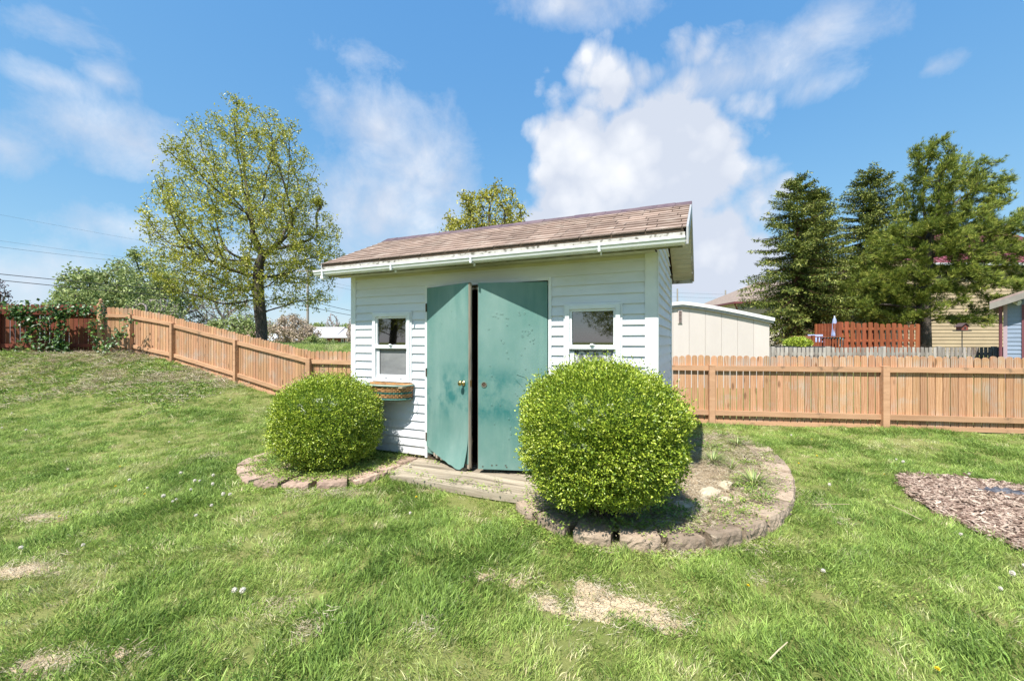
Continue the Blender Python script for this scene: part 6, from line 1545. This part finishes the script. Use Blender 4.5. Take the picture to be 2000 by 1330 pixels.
# deck, privacy screen, umbrella, furniture
def deck():
    Z = 17.0; pm = F / Z; X = lambda x: (x - 1000) / pm; Zz = lambda y: CAM + (HY - y) / pm
    orange = mat('orange_stain', (0.32, 0.10, 0.045), (0.22, 0.065, 0.03), scale=2.5, detail=7, rough=.7, stretch=(4, 4, .6), var=.4, hue=.01, spec=.25)
    o = empty('privacy_screen', (X(1700), Z, 0), 0, 'tall orange stained board privacy screen on the neighbours deck', 'screen'); ox = X(1700)
    a = MB(); x = X(1642) - ox; x1 = X(1792) - ox; i = 0; zt = Zz(630)
    while x < x1:
        h = zt + .03 * math.sin(i * .8) - (x - (X(1642) - ox)) * .035; f = i % 2
        a.prism([(x, .8), (x + .135, .8), (x + .135, h - .02), (x + .11, h + .02), (x + .03, h + .02), (x, h - .02)], -.06 if f else .03, -.04 if f else .05); x += .118; i += 1
    a.build('boards', orange, o); b = MB()
    for z in (zt - .25, zt - .72, zt - 1.1): b.box(X(1642) - ox, x1, -.038, .028, z - .05, z + .05)
    b.build('rails', orange, o)
    s = MB(); xs = X(1626) - ox
    for k in range(9): s.box(xs - .01 + k * .04, xs + .028 + k * .04, .9 - k * .11 - .01, 1.0 - k * .11 - .01, .8, zt - .02 - .001 * k)
    s.build('side_boards', orange, o); p = MB(); p.box(X(1642) - ox - .14, X(1642) - ox - .02, -.08, .04, .7, zt + .02); p.build('post', orange, o)
    d = empty('timber_deck', (X(1600), Z, 0), 0, 'low orange timber deck with railing beside the privacy screen', 'deck'); ox = X(1600); gz_ = .75
    f = MB(); f.box(X(1556) - ox, X(1760) - ox, -.6, 2.6, gz_, Zz(681)); f.build('platform', orange, d)
    r = MB(); zt2 = Zz(657)
    r.box(X(1568) - ox, X(1632) - ox, -.52, -.42, zt2 - .04, zt2); 
    for k in range(10): xx = X(1580) - ox + k * .115; r.box(xx, xx + .04, -.49, -.45, Zz(681), zt2 - .045)
    r.build('railing', orange, d); q = MB(); q.box(X(1555) - ox, X(1567) - ox, -.5, .3, Zz(681), zt2 + .02); q.build('panel', mat('brown_panel', (0.25, 0.10, 0.055), rough=.8), d)
    q = MB(); q.box(X(1568) - ox, X(1573) - ox, -.56, -.44, Zz(681), zt2 + .03); q.build('post', orange, d)
    u = empty('closed_umbrella', (X(1641), Z + .3, Zz(681)), 0, 'closed pale blue patio umbrella beside the privacy screen', 'umbrella'); hz = Zz(618) - Zz(681)
    cl = mat('pale_blue_cloth', (0.34, 0.40, 0.60), (0.26, 0.31, 0.50), scale=6, rough=.8, stretch=(3, 3, 1)); m = MB(); n = 18; vs = []
    for (z, rr_) in ((hz * .30, .05), (hz * .32, .13), (hz * .45, .11), (hz * .62, .085), (hz * .8, .075), (hz * .92, .05), (hz * .99, .015)):
        for k in range(n): aa = 2 * PI * k / n; q_ = rr_ * (1 + .22 * (1 if k % 2 else -1)); vs.append((q_ * math.cos(aa), q_ * math.sin(aa), z))
    m.add(vs, [(j * n + k, j * n + (k + 1) % n, (j + 1) * n + (k + 1) % n, (j + 1) * n + k) for j in range(6) for k in range(n)]); m.build('canopy', cl, u, smooth=True)
    p = MB(); p.tube([(0, 0, 0), (0, 0, hz * 1.03)], .025, 8); p.build('pole', white_trim, u)
    c = empty('patio_chair', (X(1598), Z + .1, Zz(681)), -.5, 'pale blue patio chair on the timber deck', 'chair'); m = MB()
    m.box(-.25, .25, -.22, .22, .26, .30); m.box(-.25, .25, .18, .22, .30, .62, M=Matrix.Rotation(-.2, 4, 'X')); m.build('seat', cl, c); m = MB()
    for sx in (-.24, .22): m.box(sx, sx + .025, -.22, -.19, 0, .46); m.box(sx, sx + .025, .19, .22, 0, .5); m.box(sx - .01, sx + .035, -.24, .22, .44, .47)
    m.build('frame', cl, c)
    t = empty('side_table', (X(1622), Z - .1, Zz(681)), .2, 'small patio table draped with a turquoise towel', 'table'); m = MB(); m.box(-.3, .3, -.25, .25, .40, .43)
    for sx in (-.27, .24):
        for sy in (-.22, .19): m.box(sx, sx + .03, sy, sy + .03, 0, .40)
    m.build('frame', gasket, t); m = MB(); m.prism([(-.20, .434), (.16, .434), (.20, .40), (.18, .12), (.02, .10), (-.04, .38), (-.2, .42)], -.28, -.20); m.box(-.18, .15, -.28, .12, .434, .446); tq = m.build('towel', mat('turquoise', (0.16, 0.50, 0.55), (0.12, 0.4, 0.46), scale=7, rough=.9), t)
    pot = empty('planter_box', (X(1527), Z - 1, 0), 0, 'low planter box with a bright green shrub beside the spruces', 'planter'); m = MB(); ox = X(1527); w_ = .52
    zz0 = CAM + (HY - 681) / F * (Z - 1); m.box(-w_ - .3, w_ + .6, -.2, .3, .6, zz0 + .09); m.build('box', gasket, pot)
    n = 2600; P = ellips((0, .05, zz0 + .18), (w_, .3, .25), n, .5); V, T, va = leafmesh(P, rdir(n) + np.array([0, 0, .5]), rdir(n) + np.array([0, 0, .5]), rng.uniform(.05, .10, n), .04, rng.uniform(.3, .9, n), .2); link('foliage', np_mesh('foliage', V, T, va), box_leaf, pot)
    bh = empty('birdhouse', (X(1879) * .8, Z * .8, 0), 0, 'small brown birdhouse on a thin pole in front of the tan house', 'birdhouse'); Zb_ = Z * .8; pb = F / Zb_
    zb = CAM + (HY - 645) / pb; m = MB(); m.prism([(-.10, zb), (.10, zb), (.10, zb + .13), (0, zb + .21), (-.10, zb + .13)], -.09, .09); hb = m.build('house', mat('birdhouse_wood', (0.20, 0.06, 0.045), (0.28, 0.10, 0.07), scale=9, rough=.8), bh)
    m = MB(); m.box(-.17, .17, -.13, .13, zb - .03, zb - .002); m.build('tray', gasket, bh); m = MB(); m.tube([(0, 0, .3), (0, 0, zb - .03)], .014, 6); m.build('pole', gasket, bh)
    m = MB()
    for s_ in (-1, 1): m.prism([(0, zb + .23), (s_ * .14, zb + .12), (s_ * .14, zb + .10), (0, zb + .212)], -.12, .12)
    m.build('roof', mat('birdhouse_roof', (0.08, 0.05, 0.05), rough=.8), bh)
    m = MB(); m.box(-.03, .03, -.095, -.0901, zb + .04, zb + .10); m.build('opening', gasket, bh)
deck()
# far left houses
def ranch():
    Z = 85.0; pm = F / Z; X = lambda x: (x - 1000) / pm; Zz = lambda y: CAM + (HY - y) / pm; ox = X(650)
    o = empty('ranch_house', (ox, Z, 0), 0, 'distant low brick ranch house with grey roof and white windows', 'house')
    br = mat('house_brick', (0.27, 0.10, 0.07), (0.18, 0.07, 0.055), scale=3, rough=.9); rf = mat('grey_roof', (0.42, 0.41, 0.42), (0.36, 0.35, 0.36), scale=2, rough=.95)
    a, b = X(590) - ox, X(770) - ox; ze = Zz(659); w = MB(); w.box(a, b, 0, 8, .5, ze); w.build('wall', br, o)
    r = MB(); r.prism([(-1, ze), (4.5, Zz(638) + .1), (10, ze), (10, ze - .15), (-1, ze - .15)], a - .8, X(657) - ox, axis='x'); r.prism([(-1, ze + .02), (4.5, Zz(641) + .1), (10, ze + .02), (10, ze - .14), (-1, ze - .14)], X(657) - ox + .02, b + 1, axis='x'); r.build('roof', rf, o)
    for (x, wd_) in ((634, 10), (651, 4), (669, 5), (677, 5), (688, 8), (612, 6)):
        m = MB(); xx = X(x) - ox; m.box(xx - wd_ / pm / 2, xx + wd_ / pm / 2, -.06, -.01, Zz(671), ze - .25); wo = m.build('window', white_trim, o); p = MB(); p.box(xx - wd_ / pm / 2 + .14, xx + wd_ / pm / 2 - .14, -.08, -.062, Zz(671) + .15, ze - .4); p.build('pane', glass_dark, wo)
    Z2 = 62.0; p2 = F / Z2; o = empty('red_roof_house', ((500 - 1000) / p2, Z2, 0), 0, 'distant house with a reddish brown roof behind the big trunk', 'house'); z = lambda y: CAM + (HY - y) / p2; w_ = 45 / p2
    m = MB(); m.box(-w_, w_, 0, 6, .5, z(655)); m.build('wall', white_vinyl, o); m = MB(); m.prism([(-.6, z(656)), (3, z(636)), (6.6, z(656))], -w_ - .5, w_ + .5, axis='x'); m.build('roof', mat('rosy_roof', (0.42, 0.26, 0.22), (0.34, 0.2, 0.17), scale=2, rough=.95), o)
    Z3 = 50.0; p3 = F / Z3; o = empty('white_outbuilding', ((540 - 1000) / p3, Z3, 0), 0, 'low bright white outbuilding half hidden by blossom trees', 'outbuilding'); z = lambda y: CAM + (HY - y) / p3; w_ = 48 / p3
    m = MB(); m.box(-w_, w_, 0, 4, .5, z(664)); m.build('wall', white_vinyl, o); m = MB(); m.prism([(-.4, z(665)), (2, z(650)), (4.4, z(665))], -w_ - .3, w_ + .3, axis='x'); m.build('roof', white_trim, o)
ranch()
# poles and wires
pole_mat = mat('pole_wood', (0.34, 0.31, 0.28), (0.24, 0.21, 0.19), scale=3, rough=.9, stretch=(4, 4, .4)); wire_mat = mat('wire_black', (0.02, 0.02, 0.025), rough=.7)
def pole(x, Z, ytop, r, label, arm=True):
    p = pw(x, 700, Z); zt = CAM + (HY - ytop) / F * Z; o = empty('utility_pole', (p.x, p.y, .4), 0, label, 'utility pole', 'utility poles'); m = MB()
    m.tube([(0, 0, 0), (0, 0, zt - .4)], [r, r * .75], 10); m.build('post', pole_mat, o)
    if arm:
        m = MB(); m.box(-1.1, 1.1, -.05, .05, zt - 1.0, zt - .88); m.build('crossarm', pole_mat, o)
        for s_ in (-1, -.5, .5, 1): m = MB(); m.lathe([(.02, 0), (.05, .02), (.03, .07), (.05, .10), (.02, .14)], c=(s_, 0, zt - .88), n=8); m.build('insulator', pole_mat, o)
pole(601, 45, 520, .15, 'grey wooden utility pole beside the big tree')
pole(1323, 95, 564, .20, 'thin distant pole above the beige storage shed roof peak', False); pole(1417, 95, 567, .20, 'thin distant pole left of the beige house', False)
def wire(pts, r, label, sag=.3):
    pts = [Vector(p) for p in pts]; out = []
    for a, b in zip(pts[:-1], pts[1:]):
        for k in range(16): t = k / 16; q = a.lerp(b, t); q.z -= sag * 4 * t * (1 - t); out.append(q)
    out.append(pts[-1]); m = MB(); b = out[0].copy(); m.tube([q - b for q in out], r, 5); o = m.build('overhead_wire', wire_mat); o.location = b; tag(o, label, 'wire', 'overhead wires on the left')
wire([pw(-300, 503, 26), pw(601, 586, 45), pw(760, 618, 60)], .026, 'upper of the two thick black wires running to the pole', .25)
wire([pw(-300, 515, 26), pw(601, 598, 45), pw(760, 624, 60)], .026, 'lower of the two thick black wires running to the pole', .25)
wire([pw(-300, 442, 30), pw(591, 541, 45), pw(760, 575, 60)], .010, 'lowest thin wire crossing the sky on the left', .4)
wire([pw(-300, 425, 30), pw(612, 541, 45), pw(760, 566, 60)], .007, 'middle faint thin wire crossing the sky on the left', .4)
wire([pw(-300, 360, 30), pw(600, 522, 45), pw(760, 555, 60)], .006, 'topmost faint thin wire crossing the sky on the left', .3)
def wire2(y, label):
    a, b = pw(1240, y - 6, 95), pw(1560, y + 2, 95); m = MB(); m.tube([(0, 0, 0), tuple((b - a) * .5 - Vector((0, 0, .2))), tuple(b - a)], .02, 4); o = m.build('overhead_wire', wire_mat); o.location = a; tag(o, label, 'wire', 'faint wires between the distant poles')
wire2(575, 'upper faint wire between the two distant poles'); wire2(583, 'lower faint wire between the two distant poles')
